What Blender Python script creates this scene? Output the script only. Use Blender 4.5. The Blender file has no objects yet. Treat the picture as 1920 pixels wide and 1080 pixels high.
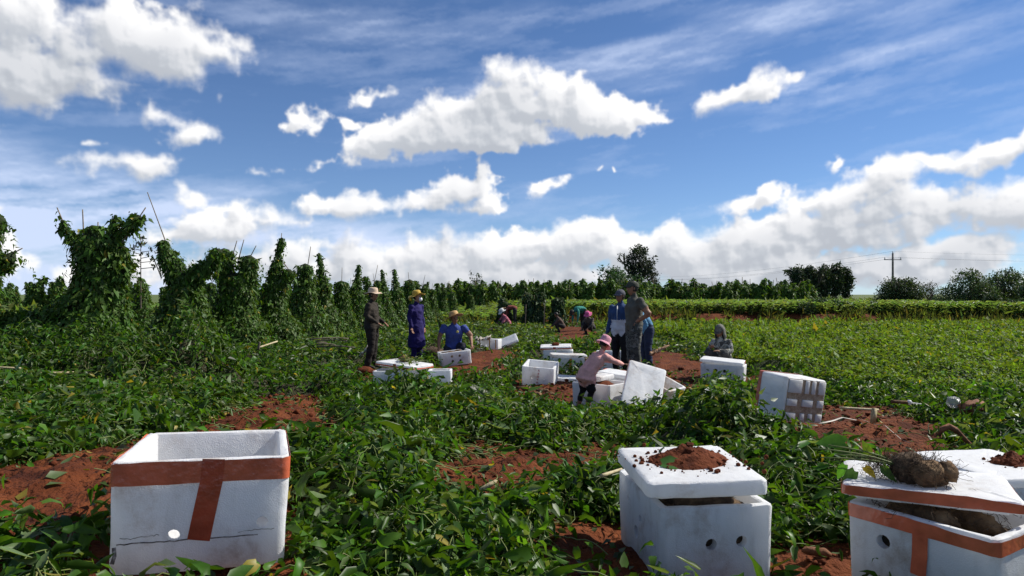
import bpy, bmesh, math, random
import numpy as np
from mathutils import Vector, Matrix, Euler, Quaternion

random.seed(7)
RNG = np.random.default_rng(7)
SC = bpy.context.scene
COL = SC.collection

# ------------------------------------------------------------------ camera
F, HY, HC = 1280.0, 552.0, 1.57          # focal length in 1920-px units, horizon row, eye height in metres
cam_d = bpy.data.cameras.new("camera")
cam = bpy.data.objects.new("camera", cam_d)
COL.objects.link(cam)
cam.location = (0, 0, HC)
cam.rotation_euler = (math.radians(90), 0, 0)
cam_d.sensor_width = 36.0
cam_d.lens = 36.0 * F / 1920.0
cam_d.shift_y = (HY - 540.0) / 1920.0
cam_d.clip_start = 0.05
cam_d.clip_end = 6000
SC.camera = cam

# ------------------------------------------------------------------ light and sky
SUN_AZ, SUN_EL = math.radians(68), math.radians(42)      # azimuth from +Y towards +X
sun_dir = Vector((math.sin(SUN_AZ) * math.cos(SUN_EL), math.cos(SUN_AZ) * math.cos(SUN_EL), math.sin(SUN_EL)))
sl = bpy.data.lights.new("sun", 'SUN')
sl.energy = 4.7
sl.angle = math.radians(0.53)
sl.color = (1.0, 0.95, 0.86)
so = bpy.data.objects.new("sun", sl)
so.rotation_euler = sun_dir.to_track_quat('Z', 'Y').to_euler()
so.location = (30, 30, 40)
COL.objects.link(so)

SC.view_settings.view_transform = 'Standard'
SC.view_settings.look = 'None'
SC.view_settings.gamma = 1.0
SC.view_settings.use_curve_mapping = False
SC.view_settings.exposure = 0.45
SC.cycles.max_bounces = 8
SC.cycles.diffuse_bounces = 4
SC.cycles.transmission_bounces = 4
SC.cycles.transparent_max_bounces = 6
SC.cycles.sample_clamp_indirect = 6.0
SC.cycles.use_denoising = True

def pdir(px, py):
    return Vector(((px - 960) / F, 1.0, (HY - py) / F))

world = bpy.data.worlds.new("World")
SC.world = world
world.use_nodes = True
SKY_STRENGTH = 0.076

def lattice_noise(h, w, ny, nx, rng, wrap=True):
    """value noise on an h x w grid with ny x nx cells, periodic along x"""
    g = rng.random((ny + 2, nx)).astype(np.float32)
    y = np.linspace(0, ny, h, endpoint=False, dtype=np.float32); x = np.linspace(0, nx, w, endpoint=False, dtype=np.float32)
    yi = y.astype(int); xi = x.astype(int)
    fy = y - yi; fx = x - xi
    fy = fy * fy * fy * (fy * (fy * 6 - 15) + 10); fx = fx * fx * fx * (fx * (fx * 6 - 15) + 10)
    x1 = (xi + 1) % nx; xi = xi % nx
    rows = g[:, xi] * (1 - fx) + g[:, x1] * fx
    return rows[yi] * (1 - fy)[:, None] + rows[yi + 1] * fy[:, None]

def build_sky():
    # The clouds are computed here as coverage / light / veil over azimuth and elevation, and laid over the Sky Texture.
    # puffs: where each cloud stands in the sky (through the pixel it was read from), half width, half height, roll, weight
    puffs = [
        (150, 60, 280, 95, 4, 1.0), (40, 140, 200, 90, 0, 1.0), (330, 95, 190, 90, 6, 1.0), (445, 85, 60, 40, 10, .8),
        (-250, 150, 320, 130, 0, 1.0), (170, 175, 120, 50, 0, .75),
        (300, 222, 75, 40, -10, .6), (365, 255, 80, 42, 20, .6), (425, 190, 28, 16, 0, .5),
        (235, 312, 150, 44, 2, .75), (572, 232, 60, 34, 8, .68), (175, 260, 26, 14, 10, .5),
        (370, 358, 80, 34, 8, .62), (500, 320, 80, 18, 8, .55), (600, 305, 70, 16, 12, .55),
        (985, 168, 95, 80, -10, 1.0), (890, 205, 150, 66, 12, 1.0), (1075, 200, 150, 60, -14, 1.0),
        (800, 250, 190, 54, 12, 1.0), (1185, 218, 90, 34, 6, .8), (930, 250, 150, 50, 4, 1.0), (715, 285, 80, 32, 8, .85),
        (700, 178, 80, 24, 16, .6), (745, 168, 40, 24, 0, .62), (660, 232, 60, 24, 0, .6),
        (690, 378, 270, 42, 5, .95), (855, 350, 95, 50, 20, .9), (470, 418, 170, 52, 8, .9), (890, 385, 80, 30, 0, .8),
        (1035, 350, 76, 26, 18, .7), (1120, 325, 22, 11, 0, .5), (1158, 321, 18, 9, 0, .5),
        (1390, 172, 105, 50, 18, .8), (1450, 150, 70, 24, 12, .6),
        (1560, 300, 36, 34, 30, .6), (1600, 352, 200, 46, 20, .85), (1760, 300, 150, 26, 4, .75), (1890, 282, 100, 36, 12, .85),
        (1720, 385, 270, 54, 6, .95), (1880, 400, 150, 46, 0, .8), (1480, 428, 220, 44, 10, .9), (1640, 440, 190, 40, 6, .9),
        (1390, 385, 120, 30, 10, .6), (2100, 350, 260, 80, 0, .9),
        (900, 475, 240, 62, 4, .95), (1100, 462, 190, 56, 2, .95), (1255, 480, 170, 66, 8, 1.0), (1370, 490, 250, 70, 6, 1.0),
        (1010, 525, 420, 50, 0, .95), (1520, 505, 240, 44, 4, .9), (1780, 478, 230, 48, 8, .85), (1700, 520, 200, 30, 0, .7),
        (640, 490, 330, 60, 0, .9), (330, 440, 150, 40, 0, .6), (150, 500, 380, 56, 0, .62), (-200, 440, 300, 100, 0, .75),
        (2300, 480, 400, 80, 0, .9),
    ]
    W, TH = 4608, 2304
    EL0 = -6.0                                    # degrees; rows cover EL0 .. 90
    ppd = W / 360.0
    Hh = int((90 - EL0) * ppd)
    el = (EL0 + (np.arange(Hh) + .5) / ppd).astype(np.float32)
    az = (-180 + (np.arange(W) + .5) / ppd).astype(np.float32)
    rng = np.random.default_rng(11)
    def fbm(cells_per_deg, octs, rough, sx=1.0, billow=False):
        out = np.zeros((Hh, W), np.float32); amp, tot, c = 1.0, 0.0, cells_per_deg
        for o in range(octs):
            n_ = lattice_noise(Hh, W, max(2, int((90 - EL0) * c)), max(4, int(360 * c * sx)), rng)
            if billow: n_ = 1 - np.abs(2 * n_ - 1)
            out += amp * n_; tot += amp; amp *= rough; c *= 2.03
        return out / tot
    # warp of the outlines
    wx = (fbm(.35, 4, .6) - .5) * 3.6; wy = (fbm(.35, 4, .6) - .5) * 2.0
    mask = np.zeros((Hh, W), np.float32)
    for (px, py, hw, hh, roll, wgt) in puffs:
        d = pdir(px, py); a0 = math.degrees(math.atan2(d.x, d.y)); e0 = math.degrees(math.atan2(d.z, math.hypot(d.x, d.y)))
        k = math.cos(math.radians(a0))
        hwd = math.degrees(hw / F * k * k) * 1.22; hhd = math.degrees(hh / F * k) * 1.22
        ext = hwd + hhd + 4
        i0, i1 = np.searchsorted(az, [a0 - ext, a0 + ext]); j0, j1 = np.searchsorted(el, [e0 - ext, e0 + ext])
        if i1 <= i0 or j1 <= j0: continue
        dx = az[None, i0:i1] - a0 + wx[j0:j1, i0:i1]; dy = el[j0:j1, None] - e0 + wy[j0:j1, i0:i1]
        r = math.radians(roll); u = (dx * math.cos(r) + dy * math.sin(r)) / hwd; v = (dy * math.cos(r) - dx * math.sin(r)) / hhd
        v = np.where(v < 0, v * 1.25, v)          # flatter bases
        q = np.clip(1 - np.sqrt(u * u + v * v), 0, 1) * wgt
        mm = mask[j0:j1, i0:i1]
        mask[j0:j1, i0:i1] = np.maximum(mm, q) + .22 * np.minimum(mm, q)
    # broken cumulus goes on round the rest of the sky
    low = fbm(.055, 3, .5)
    inframe = (np.abs(az) < 40)[None, :] & (el < 26)[:, None]
    blend = np.clip((np.abs(az)[None, :] - 38) / 14, 0, 1) + np.clip((el[:, None] - 25) / 10, 0, 1)
    other = np.clip((low - .50) / .22, 0, 1) * .62 * np.clip(blend, 0, 1)
    mask = np.maximum(mask, other)
    fine = fbm(.42, 8, .62); bil = fbm(.36, 6, .55, billow=True); big = fbm(.16, 3, .5)
    def blur(a_, r):
        for ax in (0, 1):
            c_ = np.cumsum(np.pad(a_, [(r + 1, r) if i == ax else (0, 0) for i in (0, 1)], mode='edge' if ax == 0 else 'wrap'), axis=ax, dtype=np.float64)
            m_ = a_.shape[ax]
            a_ = ((np.take(c_, np.arange(2 * r + 1, 2 * r + 1 + m_), axis=ax) - np.take(c_, np.arange(m_), axis=ax)) / (2 * r + 1)).astype(np.float32)
        return a_
    rho = np.minimum(mask, .8) * 2.0 + (fine - .5) * 1.35 + (bil - .62) * 1.0 + (big - .5) * .35 - .60
    rho = np.where(mask < .02, np.minimum(rho, -.2), rho)
    soft = .30 + .62 * blur(fbm(.25, 3, .5), 3) ** 2 * 2.2
    alpha = np.clip((rho + .06) / soft, 0, 1); alpha = alpha * alpha * (3 - 2 * alpha)
    # light: cloud lying between a point and the sun dims it
    relief = rho + .6 * (bil - .62) + 1.0 * (fine - .5)
    dens = np.clip(rho + .02, 0, .75)
    tau = np.zeros_like(dens); loc = np.zeros_like(dens)
    ux, uy = .50, .86
    for dist, wgt_, r in ((3, 2.0, 0), (8, 3.0, 2), (16, 4.0, 5), (30, 5.0, 9), (50, 5.5, 14)):
        sx, sy = int(round(ux * dist)), int(round(uy * dist))
        sh = np.zeros_like(dens); b_ = blur(dens, r) if r else dens
        sh[:Hh - sy] = np.roll(b_, -sx, axis=1)[sy:]
        tau += sh * wgt_
        if dist <= 16:
            b_ = blur(relief, r) if r else relief; s2 = b_.copy(); s2[:Hh - sy] = np.roll(b_, -sx, axis=1)[sy:]
            loc += (b_ - s2) * (1.0, .8, .55)[(3, 8, 16).index(dist)]
    light = np.exp(-tau / 8.5) * .95
    light = np.clip(light + np.clip(loc, -.5, .6) * .27 + .12, 0, 1)
    # cirrus veil
    c1 = np.zeros((Hh, W), np.float32); amp = 1; tot = 0; cx, cy = .10, .55
    sl_ = (el[:, None] - az[None, :] * .07)
    for o in range(6):
        n_ = lattice_noise(Hh, W, max(2, int((90 - EL0) * cy)), max(4, int(360 * cx)), rng)
        c1 += amp * n_; tot += amp; amp *= .62; cx *= 2.1; cy *= 2.0
    c1 /= tot
    rows = (np.arange(Hh)[:, None] - (az[None, :] * .12 * ppd)).astype(int) % Hh
    c1 = c1[rows, np.arange(W)[None, :].repeat(Hh, 0)]
    veil = np.clip((c1 - .53) / .3, 0, 1) * .22
    for (px, py, hw, hh, roll, w) in ((1690, 120, 330, 34, 7, .6), (1500, 152, 150, 26, 9, .5), (1250, 95, 250, 26, 6, .4), (750, 40, 260, 34, 5, .4),
                                      (1500, 20, 260, 24, -3, .4), (60, 360, 460, 80, 0, 1.0), (120, 470, 560, 100, 0, 1.4), (600, 490, 400, 70, 0, .8), (1050, 180, 250, 60, 5, .3)):
        d = pdir(px, py); a0 = math.degrees(math.atan2(d.x, d.y)); e0 = math.degrees(math.atan2(d.z, math.hypot(d.x, d.y))); k = math.cos(math.radians(a0))
        hwd = math.degrees(hw / F * k * k) * 1.3; hhd = math.degrees(hh / F * k) * 1.4; r = math.radians(roll)
        dx = az[None, :] - a0 + wx * .4; dy = el[:, None] - e0 + wy * .3
        u = (dx * math.cos(r) + dy * math.sin(r)) / hwd; v = (dy * math.cos(r) - dx * math.sin(r)) / hhd
        veil += np.clip(1 - u * u - v * v, 0, 1) * w * .8 * np.clip(c1 * 2.4 - .62, 0, 1.1)
    veil = np.clip(veil + .02 + .30 * np.exp(-np.maximum(el, 0)[:, None] / 6.0), 0, .9)
    img = bpy.data.images.new("cloud_cover", W, TH, alpha=False, float_buffer=False)
    img.colorspace_settings.name = 'Non-Color'
    buf = np.zeros((TH, W, 4), np.float32); buf[..., 3] = 1
    r0 = int(round((EL0 + 90) * ppd)); n_ = min(Hh, TH - r0)
    for ch, a_ in enumerate((alpha, light, veil)): buf[r0:r0 + n_, :, ch] = a_[:n_]
    img.pixels.foreach_set(buf.ravel()); img.update()

    nt = world.node_tree; n, l = nt.nodes, nt.links; n.clear()
    out = n.new("ShaderNodeOutputWorld"); bg = n.new("ShaderNodeBackground"); bg.inputs["Strength"].default_value = SKY_STRENGTH
    l.new(bg.outputs[0], out.inputs[0])
    sky = n.new("ShaderNodeTexSky"); sky.sky_type = 'NISHITA'; sky.sun_disc = False
    sky.sun_elevation = SUN_EL; sky.sun_rotation = SUN_AZ
    sky.altitude = 1500; sky.air_density = 1.0; sky.dust_density = .1; sky.ozone_density = 3.5
    tc = n.new("ShaderNodeTexCoord")
    mp = n.new("ShaderNodeMapping"); mp.inputs["Rotation"].default_value = (0, 0, math.radians(-90))
    l.new(tc.outputs["Generated"], mp.inputs[0])
    env = n.new("ShaderNodeTexEnvironment"); env.image = img; env.interpolation = 'Cubic'
    l.new(mp.outputs[0], env.inputs[0])
    sep = n.new("ShaderNodeSeparateColor"); l.new(env.outputs[0], sep.inputs[0])
    ramp = n.new("ShaderNodeValToRGB"); e = ramp.color_ramp.elements
    e[0].position = 0.0; e[0].color = (.38, .41, .47, 1)
    e[1].position = 1.0; e[1].color = (1.0, .99, .98, 1)
    for p, c in ((.3, (.54, .57, .62, 1)), (.6, (.76, .77, .80, 1)), (.82, (.93, .93, .94, 1))):
        x = e.new(p); x.color = c
    l.new(sep.outputs["Green"], ramp.inputs[0])
    cs = n.new("ShaderNodeVectorMath"); cs.operation = 'SCALE'; cs.inputs["Scale"].default_value = 0.80 / SKY_STRENGTH
    l.new(ramp.outputs[0], cs.inputs[0])
    tint = n.new("ShaderNodeMix"); tint.data_type = 'RGBA'; tint.blend_type = 'MULTIPLY'; tint.inputs[0].default_value = 1
    tint.inputs[7].default_value = (.62, .80, 1.00, 1)
    l.new(sky.outputs[0], tint.inputs[6])
    m1 = n.new("ShaderNodeMix"); m1.data_type = 'RGBA'; l.new(sep.outputs["Blue"], m1.inputs[0]); l.new(tint.outputs[2], m1.inputs[6])
    m1.inputs[7].default_value = (.50 / SKY_STRENGTH, .58 / SKY_STRENGTH, .76 / SKY_STRENGTH, 1)
    m2 = n.new("ShaderNodeMix"); m2.data_type = 'RGBA'; l.new(sep.outputs["Red"], m2.inputs[0]); l.new(m1.outputs[2], m2.inputs[6]); l.new(cs.outputs[0], m2.inputs[7])
    l.new(m2.outputs[2], bg.inputs["Color"])
    world.cycles.sampling_method = 'MANUAL'
    world.cycles.sample_map_resolution = 512
build_sky()

# ------------------------------------------------------------------ helpers
def smooth(a, b, x):
    t = np.clip((np.asarray(x, float) - a) / (b - a), 0, 1); return t * t * (3 - 2 * t)

_tab = np.random.default_rng(3).random((256, 256)).astype(np.float64)
def vnoise(x, y, seed=0):
    x = np.asarray(x, float) + seed * 17.31; y = np.asarray(y, float) + seed * 9.77
    xi = np.floor(x).astype(int); yi = np.floor(y).astype(int); fx = x - xi; fy = y - yi
    fx = fx * fx * (3 - 2 * fx); fy = fy * fy * (3 - 2 * fy)
    a = _tab[xi & 255, yi & 255]; b = _tab[(xi + 1) & 255, yi & 255]; c = _tab[xi & 255, (yi + 1) & 255]; d = _tab[(xi + 1) & 255, (yi + 1) & 255]
    return (a * (1 - fx) + b * fx) * (1 - fy) + (c * (1 - fx) + d * fx) * fy
def fbm2(x, y, octs=4, rough=.5, seed=0):
    out = 0; amp = 1; tot = 0; f = 1
    for o in range(octs):
        out = out + amp * vnoise(np.asarray(x) * f, np.asarray(y) * f, seed + o); tot += amp; amp *= rough; f *= 2.02
    return out / tot

def base_z(x, y):
    near = np.clip(.40 - .11 * np.asarray(x, float), .27, .56)
    return near * (1 - smooth(2.8, 11.5, y))
def gp(px, py):
    """ground point (x, y) seen at a pixel"""
    y = 10.0
    for _ in range(40):
        y = .5 * y + .5 * (HC - float(base_z((px - 960) / F * y, y))) * F / (py - HY)
    return ((px - 960) / F * y, y)
def P(px, py, d):
    return Vector(((px - 960) / F * d, d, HC - (py - HY) / F * d))
def poly(pts): return np.array([gp(*p) for p in pts])
def sdf(x, y, pg):
    """signed distance to a polygon, negative inside"""
    x = np.asarray(x, float); y = np.asarray(y, float)
    best = np.full(x.shape, 1e9); inside = np.zeros(x.shape, bool)
    n = len(pg)
    for i in range(n):
        ax, ay = pg[i]; bx, by = pg[(i + 1) % n]
        ex, ey = bx - ax, by - ay
        t = np.clip(((x - ax) * ex + (y - ay) * ey) / (ex * ex + ey * ey + 1e-12), 0, 1)
        best = np.minimum(best, np.hypot(x - ax - t * ex, y - ay - t * ey))
        c = ((ay > y) != (by > y)) & (x < (bx - ax) * (y - ay) / (by - ay + 1e-12) + ax)
        inside ^= c
    return np.where(inside, -best, best)

CLEAR = []        # footprints of crates: (x, y, half width, half depth, yaw)
SOIL = [poly(p) for p in (
    [(-220, 905), (-40, 890), (70, 872), (205, 848), (330, 832), (430, 785), (505, 745), (560, 738), (615, 765), (612, 815), (650, 808), (660, 840), (570, 856), (440, 872), (330, 905), (235, 955), (140, 1010), (-60, 1015), (-240, 1030)],
    [(832, 945), (840, 880), (900, 842), (960, 842), (1030, 858), (1150, 835), (1170, 880), (1060, 905), (980, 925), (890, 955)],
    [(1400, 728), (1470, 755), (1530, 768), (1640, 765), (1750, 815), (1760, 885), (1640, 885), (1530, 858), (1490, 830), (1470, 800)],
    [(960, 738), (1000, 712), (1100, 712), (1250, 702), (1300, 722), (1255, 755), (1180, 776), (1090, 782), (1000, 766)],
    [(1200, 692), (1215, 660), (1250, 660), (1300, 676), (1400, 702), (1410, 718), (1300, 712)],
    [(790, 726), (828, 688), (872, 668), (950, 653), (962, 665), (930, 694), (885, 722)],
    [(1040, 640), (1050, 612), (1110, 616), (1108, 640), (1070, 650)],
    [(655, 728), (684, 694), (724, 698), (704, 732)],
    [(1100, 1030), (1150, 990), (1190, 1010), (1230, 1110), (1110, 1120)],
    [(1500, 1040), (1540, 1025), (1590, 1040), (1590, 1110), (1500, 1110)],
)]
CROP = poly([(1090, 613), (1180, 628), (1260, 645), (1345, 672), (1440, 702), (1540, 730), (1620, 742), (1800, 752), (2000, 775), (2500, 800), (4200, 640), (3000, 597), (1090, 605)])
def soil_sd(x, y):
    jx = (fbm2(np.asarray(x) * 2.2, np.asarray(y) * 2.2, 3, .5, 5) - .5) * .5
    d = np.full(np.shape(x), 1e9)
    for pg in SOIL: d = np.minimum(d, sdf(x, y, pg))
    return d + jx * np.clip(np.asarray(y) / 6, .5, 2)
def crop_sd(x, y): return sdf(x, y, CROP) + (fbm2(np.asarray(x) * .8, np.asarray(y) * .8, 2, .5, 8) - .5) * .8

HEAPS = [  # name index, x, y, rx, ry, angle, height
    (0, -7.0, 9.2, 2.0, 1.2, 0, .72), (0, -5.0, 9.7, 1.6, 1.0, 10, .84), (0, -3.7, 10.4, 1.1, .9, 20, .60), (0, -8.8, 10.8, 2.2, 1.4, 0, .72),
    (0, -4.3, 8.0, 1.5, 1.3, 20, .22), (0, -6.0, 7.0, 1.8, 1.2, 0, .18), (0, -3.1, 6.6, 1.0, .8, 30, .10),
    (1, -1.2, 7.3, .65, .5, 0, .32), (1, -.35, 6.9, .8, .6, 0, .16), (1, .45, 6.4, .9, .5, -10, .18), (1, -1.4, 6.2, .8, .6, 0, .12),
    (2, 1.5, 6.0, .6, .42, 0, .42), (2, 2.0, 5.7, .5, .42, -15, .38), (2, .95, 6.1, .5, .45, 0, .16), (2, 1.7, 4.9, .6, .45, 0, .10),
    (3, -.5, 3.7, .65, .42, 0, .22), (3, .2, 4.0, .45, .32, 0, .20), (3, .3, 3.1, .5, .4, 0, .06), (3, -1.5, 4.0, .7, .7, 0, .03),
    (4, 5.0, 6.9, 1.5, 1.0, 10, .26), (4, 6.9, 6.4, 1.8, 1.2, 0, .28),
    (5, .2, 16.5, 2.2, 1.8, 0, .30), (5, .3, 13.0, 1.0, 1.0, 0, .18), (5, -.5, 11.0, .8, .7, 0, .16), (5, -2.4, 19, 2.0, 2.0, 0, .30), (5, 1.8, 22, 1.6, 2.5, 0, .35),
    (6, -5.6, 16, 1.8, 1.8, 0, .22), (6, -3.5, 21, 2.0, 2.2, 0, .25), (6, -1.0, 27, 2.2, 2.5, 0, .25),
]
def cover_h(x, y):
    """height of the cut vines above the soil, 0 where the soil is bare; also which heap is the highest"""
    x = np.asarray(x, float); y = np.asarray(y, float)
    sd_ = soil_sd(x, y); edge = smooth(.0, .35, sd_); ramp = smooth(-.05, .85, sd_)
    # clear the patch a crate stands on
    b = (.01 + .22 * fbm2(x * 1.9, y * 1.9, 3, .6, 2) ** 1.3) * (.45 + .55 * smooth(2.2, 4.2, y))
    hs = np.zeros(x.shape); who = np.full(x.shape, 3); top = np.zeros(x.shape)
    for (k, cx, cy, rx, ry, an, h) in HEAPS:
        a = math.radians(an); dx, dy = x - cx, y - cy
        u = (dx * math.cos(a) + dy * math.sin(a)) / rx; v = (dy * math.cos(a) - dx * math.sin(a)) / ry
        w = np.exp(-(u * u + v * v) * 1.1)
        g_ = h * w
        hs = np.sqrt(hs * hs + g_ * g_)
        sel = w > top; top = np.where(sel, w, top); who = np.where(sel, k, who)
    hs = hs * (.35 + 1.3 * fbm2(x * 2.1, y * 2.1, 3, .6, 4))
    hh = (b + hs) * ramp
    for (cx, cy, hx, hy, yaw) in CLEAR:          # trodden flat round the crates
        c, s = math.cos(yaw), math.sin(yaw); u = np.abs((x - cx) * c + (y - cy) * s) - hx; w = np.abs(-(x - cx) * s + (y - cy) * c) - hy
        hh = hh * (.25 + .75 * smooth(0, .45, np.maximum(u, w)))
    return hh, edge, who

def new_mesh(name, verts, faces_idx, sizes=None, smooth_shade=False):
    """mesh from an (N,3) array and either an (M,k) array or a flat index array with face sizes"""
    me = bpy.data.meshes.new(name)
    verts = np.ascontiguousarray(verts, np.float32)
    if sizes is None:
        k = faces_idx.shape[1]; m = faces_idx.shape[0]; flat = faces_idx.ravel(); starts = np.arange(m) * k; tot = np.full(m, k)
    else:
        flat = faces_idx; m = len(sizes); tot = np.asarray(sizes); starts = np.concatenate([[0], np.cumsum(tot)[:-1]])
    me.vertices.add(len(verts)); me.vertices.foreach_set("co", verts.ravel())
    me.loops.add(len(flat)); me.loops.foreach_set("vertex_index", np.ascontiguousarray(flat, np.int32))
    me.polygons.add(m); me.polygons.foreach_set("loop_start", starts.astype(np.int32)); me.polygons.foreach_set("loop_total", tot.astype(np.int32))
    if smooth_shade: me.polygons.foreach_set("use_smooth", np.ones(m, bool))
    me.update(calc_edges=True)
    return me
def link(name, me, mat=None, parent=None):
    o = bpy.data.objects.new(name, me); COL.objects.link(o)
    if mat is not None and me is not None:
        if len(me.materials) == 0: me.materials.append(mat)
    if parent is not None: o.parent = parent
    return o
def tag(o, label, cat, group=None, kind=None):
    if label: o["label"] = label
    if cat: o["category"] = cat
    if group: o["group"] = group
    if kind: o["kind"] = kind
    return o
def empty(name, loc=(0, 0, 0), rz=0.0):
    o = bpy.data.objects.new(name, None); COL.objects.link(o); o.location = loc; o.rotation_euler = (0, 0, rz); o.empty_display_size = .1
    return o
def bm_obj(name, bm, mat, parent=None, smooth_shade=True):
    me = bpy.data.meshes.new(name); bm.normal_update(); bm.to_mesh(me); bm.free()
    if smooth_shade:
        for p in me.polygons: p.use_smooth = True
    return link(name, me, mat, parent)

# ------------------------------------------------------------------ materials
def mat_base(name):
    m = bpy.data.materials.new(name); m.use_nodes = True
    nt = m.node_tree; b = nt.nodes["Principled BSDF"]
    return m, nt, b
def leaf_mat(name, trans=.34, rough=.46, spec=.32):
    m, nt, b = mat_base(name); n, l = nt.nodes, nt.links
    at = n.new("ShaderNodeAttribute"); at.attribute_name = "lc"
    b.inputs["Roughness"].default_value = rough; b.inputs["Specular IOR Level"].default_value = spec
    tcx = n.new("ShaderNodeTexCoord"); no = n.new("ShaderNodeTexNoise"); no.inputs["Scale"].default_value = 45; no.inputs["Detail"].default_value = 2
    l.new(tcx.outputs["Object"], no.inputs[0])
    mr = n.new("ShaderNodeMapRange"); mr.inputs[3].default_value = .72; mr.inputs[4].default_value = 1.28; l.new(no.outputs["Fac"], mr.inputs[0])
    mu = n.new("ShaderNodeVectorMath"); mu.operation = 'SCALE'; l.new(at.outputs["Color"], mu.inputs[0]); l.new(mr.outputs[0], mu.inputs["Scale"])
    l.new(mu.outputs[0], b.inputs["Base Color"])
    tr = n.new("ShaderNodeBsdfTranslucent")
    tm = n.new("ShaderNodeMix"); tm.data_type = 'RGBA'; tm.blend_type = 'MULTIPLY'; tm.inputs[0].default_value = 1; tm.inputs[7].default_value = (1.9, 1.7, .6, 1)
    l.new(mu.outputs[0], tm.inputs[6]); l.new(tm.outputs[2], tr.inputs["Color"])
    mx = n.new("ShaderNodeMixShader"); mx.inputs[0].default_value = trans
    l.new(b.outputs[0], mx.inputs[1]); l.new(tr.outputs[0], mx.inputs[2]); l.new(mx.outputs[0], n["Material Output"].inputs[0])
    return m
def noise_mat(name, cols, scale=8, detail=6, rough=.85, bump=.3, bscale=None, dist=.02, spec=.3, coords="Object"):
    m, nt, b = mat_base(name); n, l = nt.nodes, nt.links
    tcx = n.new("ShaderNodeTexCoord"); no = n.new("ShaderNodeTexNoise"); no.inputs["Scale"].default_value = scale; no.inputs["Detail"].default_value = detail
    l.new(tcx.outputs[coords], no.inputs[0])
    rp = n.new("ShaderNodeValToRGB"); e = rp.color_ramp.elements
    e[0].position = .3; e[0].color = (*cols[0], 1); e[1].position = .7; e[1].color = (*cols[-1], 1)
    for i, c in enumerate(cols[1:-1]):
        x = e.new(.3 + .4 * (i + 1) / (len(cols) - 1)); x.color = (*c, 1)
    l.new(no.outputs["Fac"], rp.inputs[0]); l.new(rp.outputs[0], b.inputs["Base Color"])
    b.inputs["Roughness"].default_value = rough; b.inputs["Specular IOR Level"].default_value = spec
    if bump:
        n2 = n.new("ShaderNodeTexNoise"); n2.inputs["Scale"].default_value = bscale or scale * 4; n2.inputs["Detail"].default_value = 5
        l.new(tcx.outputs[coords], n2.inputs[0])
        bp = n.new("ShaderNodeBump"); bp.inputs["Strength"].default_value = bump; bp.inputs["Distance"].default_value = dist
        l.new(n2.outputs["Fac"], bp.inputs["Height"]); l.new(bp.outputs[0], b.inputs["Normal"])
    return m
def foam_mat(name, dirt=.5, seed=0.0, stain=(.30, .19, .10), trans=.36):
    m, nt, b = mat_base(name); n, l = nt.nodes, nt.links
    tcx = n.new("ShaderNodeTexCoord"); mp = n.new("ShaderNodeMapping"); mp.inputs["Location"].default_value = (seed * 3.1, seed * 1.7, seed * 2.3)
    l.new(tcx.outputs["Object"], mp.inputs[0])
    n1 = n.new("ShaderNodeTexNoise"); n1.inputs["Scale"].default_value = 4.0; n1.inputs["Detail"].default_value = 10; n1.inputs["Roughness"].default_value = .72
    n1.inputs["Distortion"].default_value = .1
    l.new(mp.outputs[0], n1.inputs[0])
    st = n.new("ShaderNodeMapRange"); st.interpolation_type = 'SMOOTHSTEP'; st.inputs[1].default_value = .57 - .11 * dirt; st.inputs[2].default_value = .80; st.inputs[4].default_value = min(1, .35 + .5 * dirt)
    l.new(n1.outputs["Fac"], st.inputs[0])
    mp2 = n.new("ShaderNodeMapping"); mp2.inputs["Scale"].default_value = (9, 9, 1.6); mp2.inputs["Location"].default_value = (seed, 2 * seed, 0); l.new(tcx.outputs["Object"], mp2.inputs[0])
    n2 = n.new("ShaderNodeTexNoise"); n2.inputs["Scale"].default_value = 2.2; n2.inputs["Detail"].default_value = 6; l.new(mp2.outputs[0], n2.inputs[0])
    s2 = n.new("ShaderNodeMapRange"); s2.interpolation_type = 'SMOOTHSTEP'; s2.inputs[1].default_value = .52; s2.inputs[2].default_value = .85; s2.inputs[4].default_value = .4 * dirt + .08
    l.new(n2.outputs["Fac"], s2.inputs[0])
    c1 = n.new("ShaderNodeMix"); c1.data_type = 'RGBA'; c1.inputs[6].default_value = (.84, .85, .86, 1); c1.inputs[7].default_value = (.42, .42, .40, 1); l.new(s2.outputs[0], c1.inputs[0])
    c2 = n.new("ShaderNodeMix"); c2.data_type = 'RGBA'; c2.inputs[7].default_value = (*stain, 1); l.new(st.outputs[0], c2.inputs[0]); l.new(c1.outputs[2], c2.inputs[6])
    l.new(c2.outputs[2], b.inputs["Base Color"])
    b.inputs["Roughness"].default_value = .62; b.inputs["Specular IOR Level"].default_value = .3
    vo = n.new("ShaderNodeTexVoronoi"); vo.inputs["Scale"].default_value = 190; l.new(tcx.outputs["Object"], vo.inputs["Vector"])
    n3 = n.new("ShaderNodeTexNoise"); n3.inputs["Scale"].default_value = 16; n3.inputs["Detail"].default_value = 6; l.new(mp.outputs[0], n3.inputs[0])
    ad = n.new("ShaderNodeMath"); ad.operation = 'MULTIPLY_ADD'; ad.inputs[1].default_value = .25; l.new(vo.outputs["Distance"], ad.inputs[0]); l.new(n3.outputs["Fac"], ad.inputs[2])
    bp = n.new("ShaderNodeBump"); bp.inputs["Strength"].default_value = .6; bp.inputs["Distance"].default_value = .008
    l.new(ad.outputs[0], bp.inputs["Height"]); l.new(bp.outputs[0], b.inputs["Normal"])
    tr = n.new("ShaderNodeBsdfTranslucent"); l.new(c2.outputs[2], tr.inputs["Color"])
    mx = n.new("ShaderNodeMixShader"); mx.inputs[0].default_value = trans
    l.new(b.outputs[0], mx.inputs[1]); l.new(tr.outputs[0], mx.inputs[2]); l.new(mx.outputs[0], n["Material Output"].inputs[0])
    return m
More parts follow.
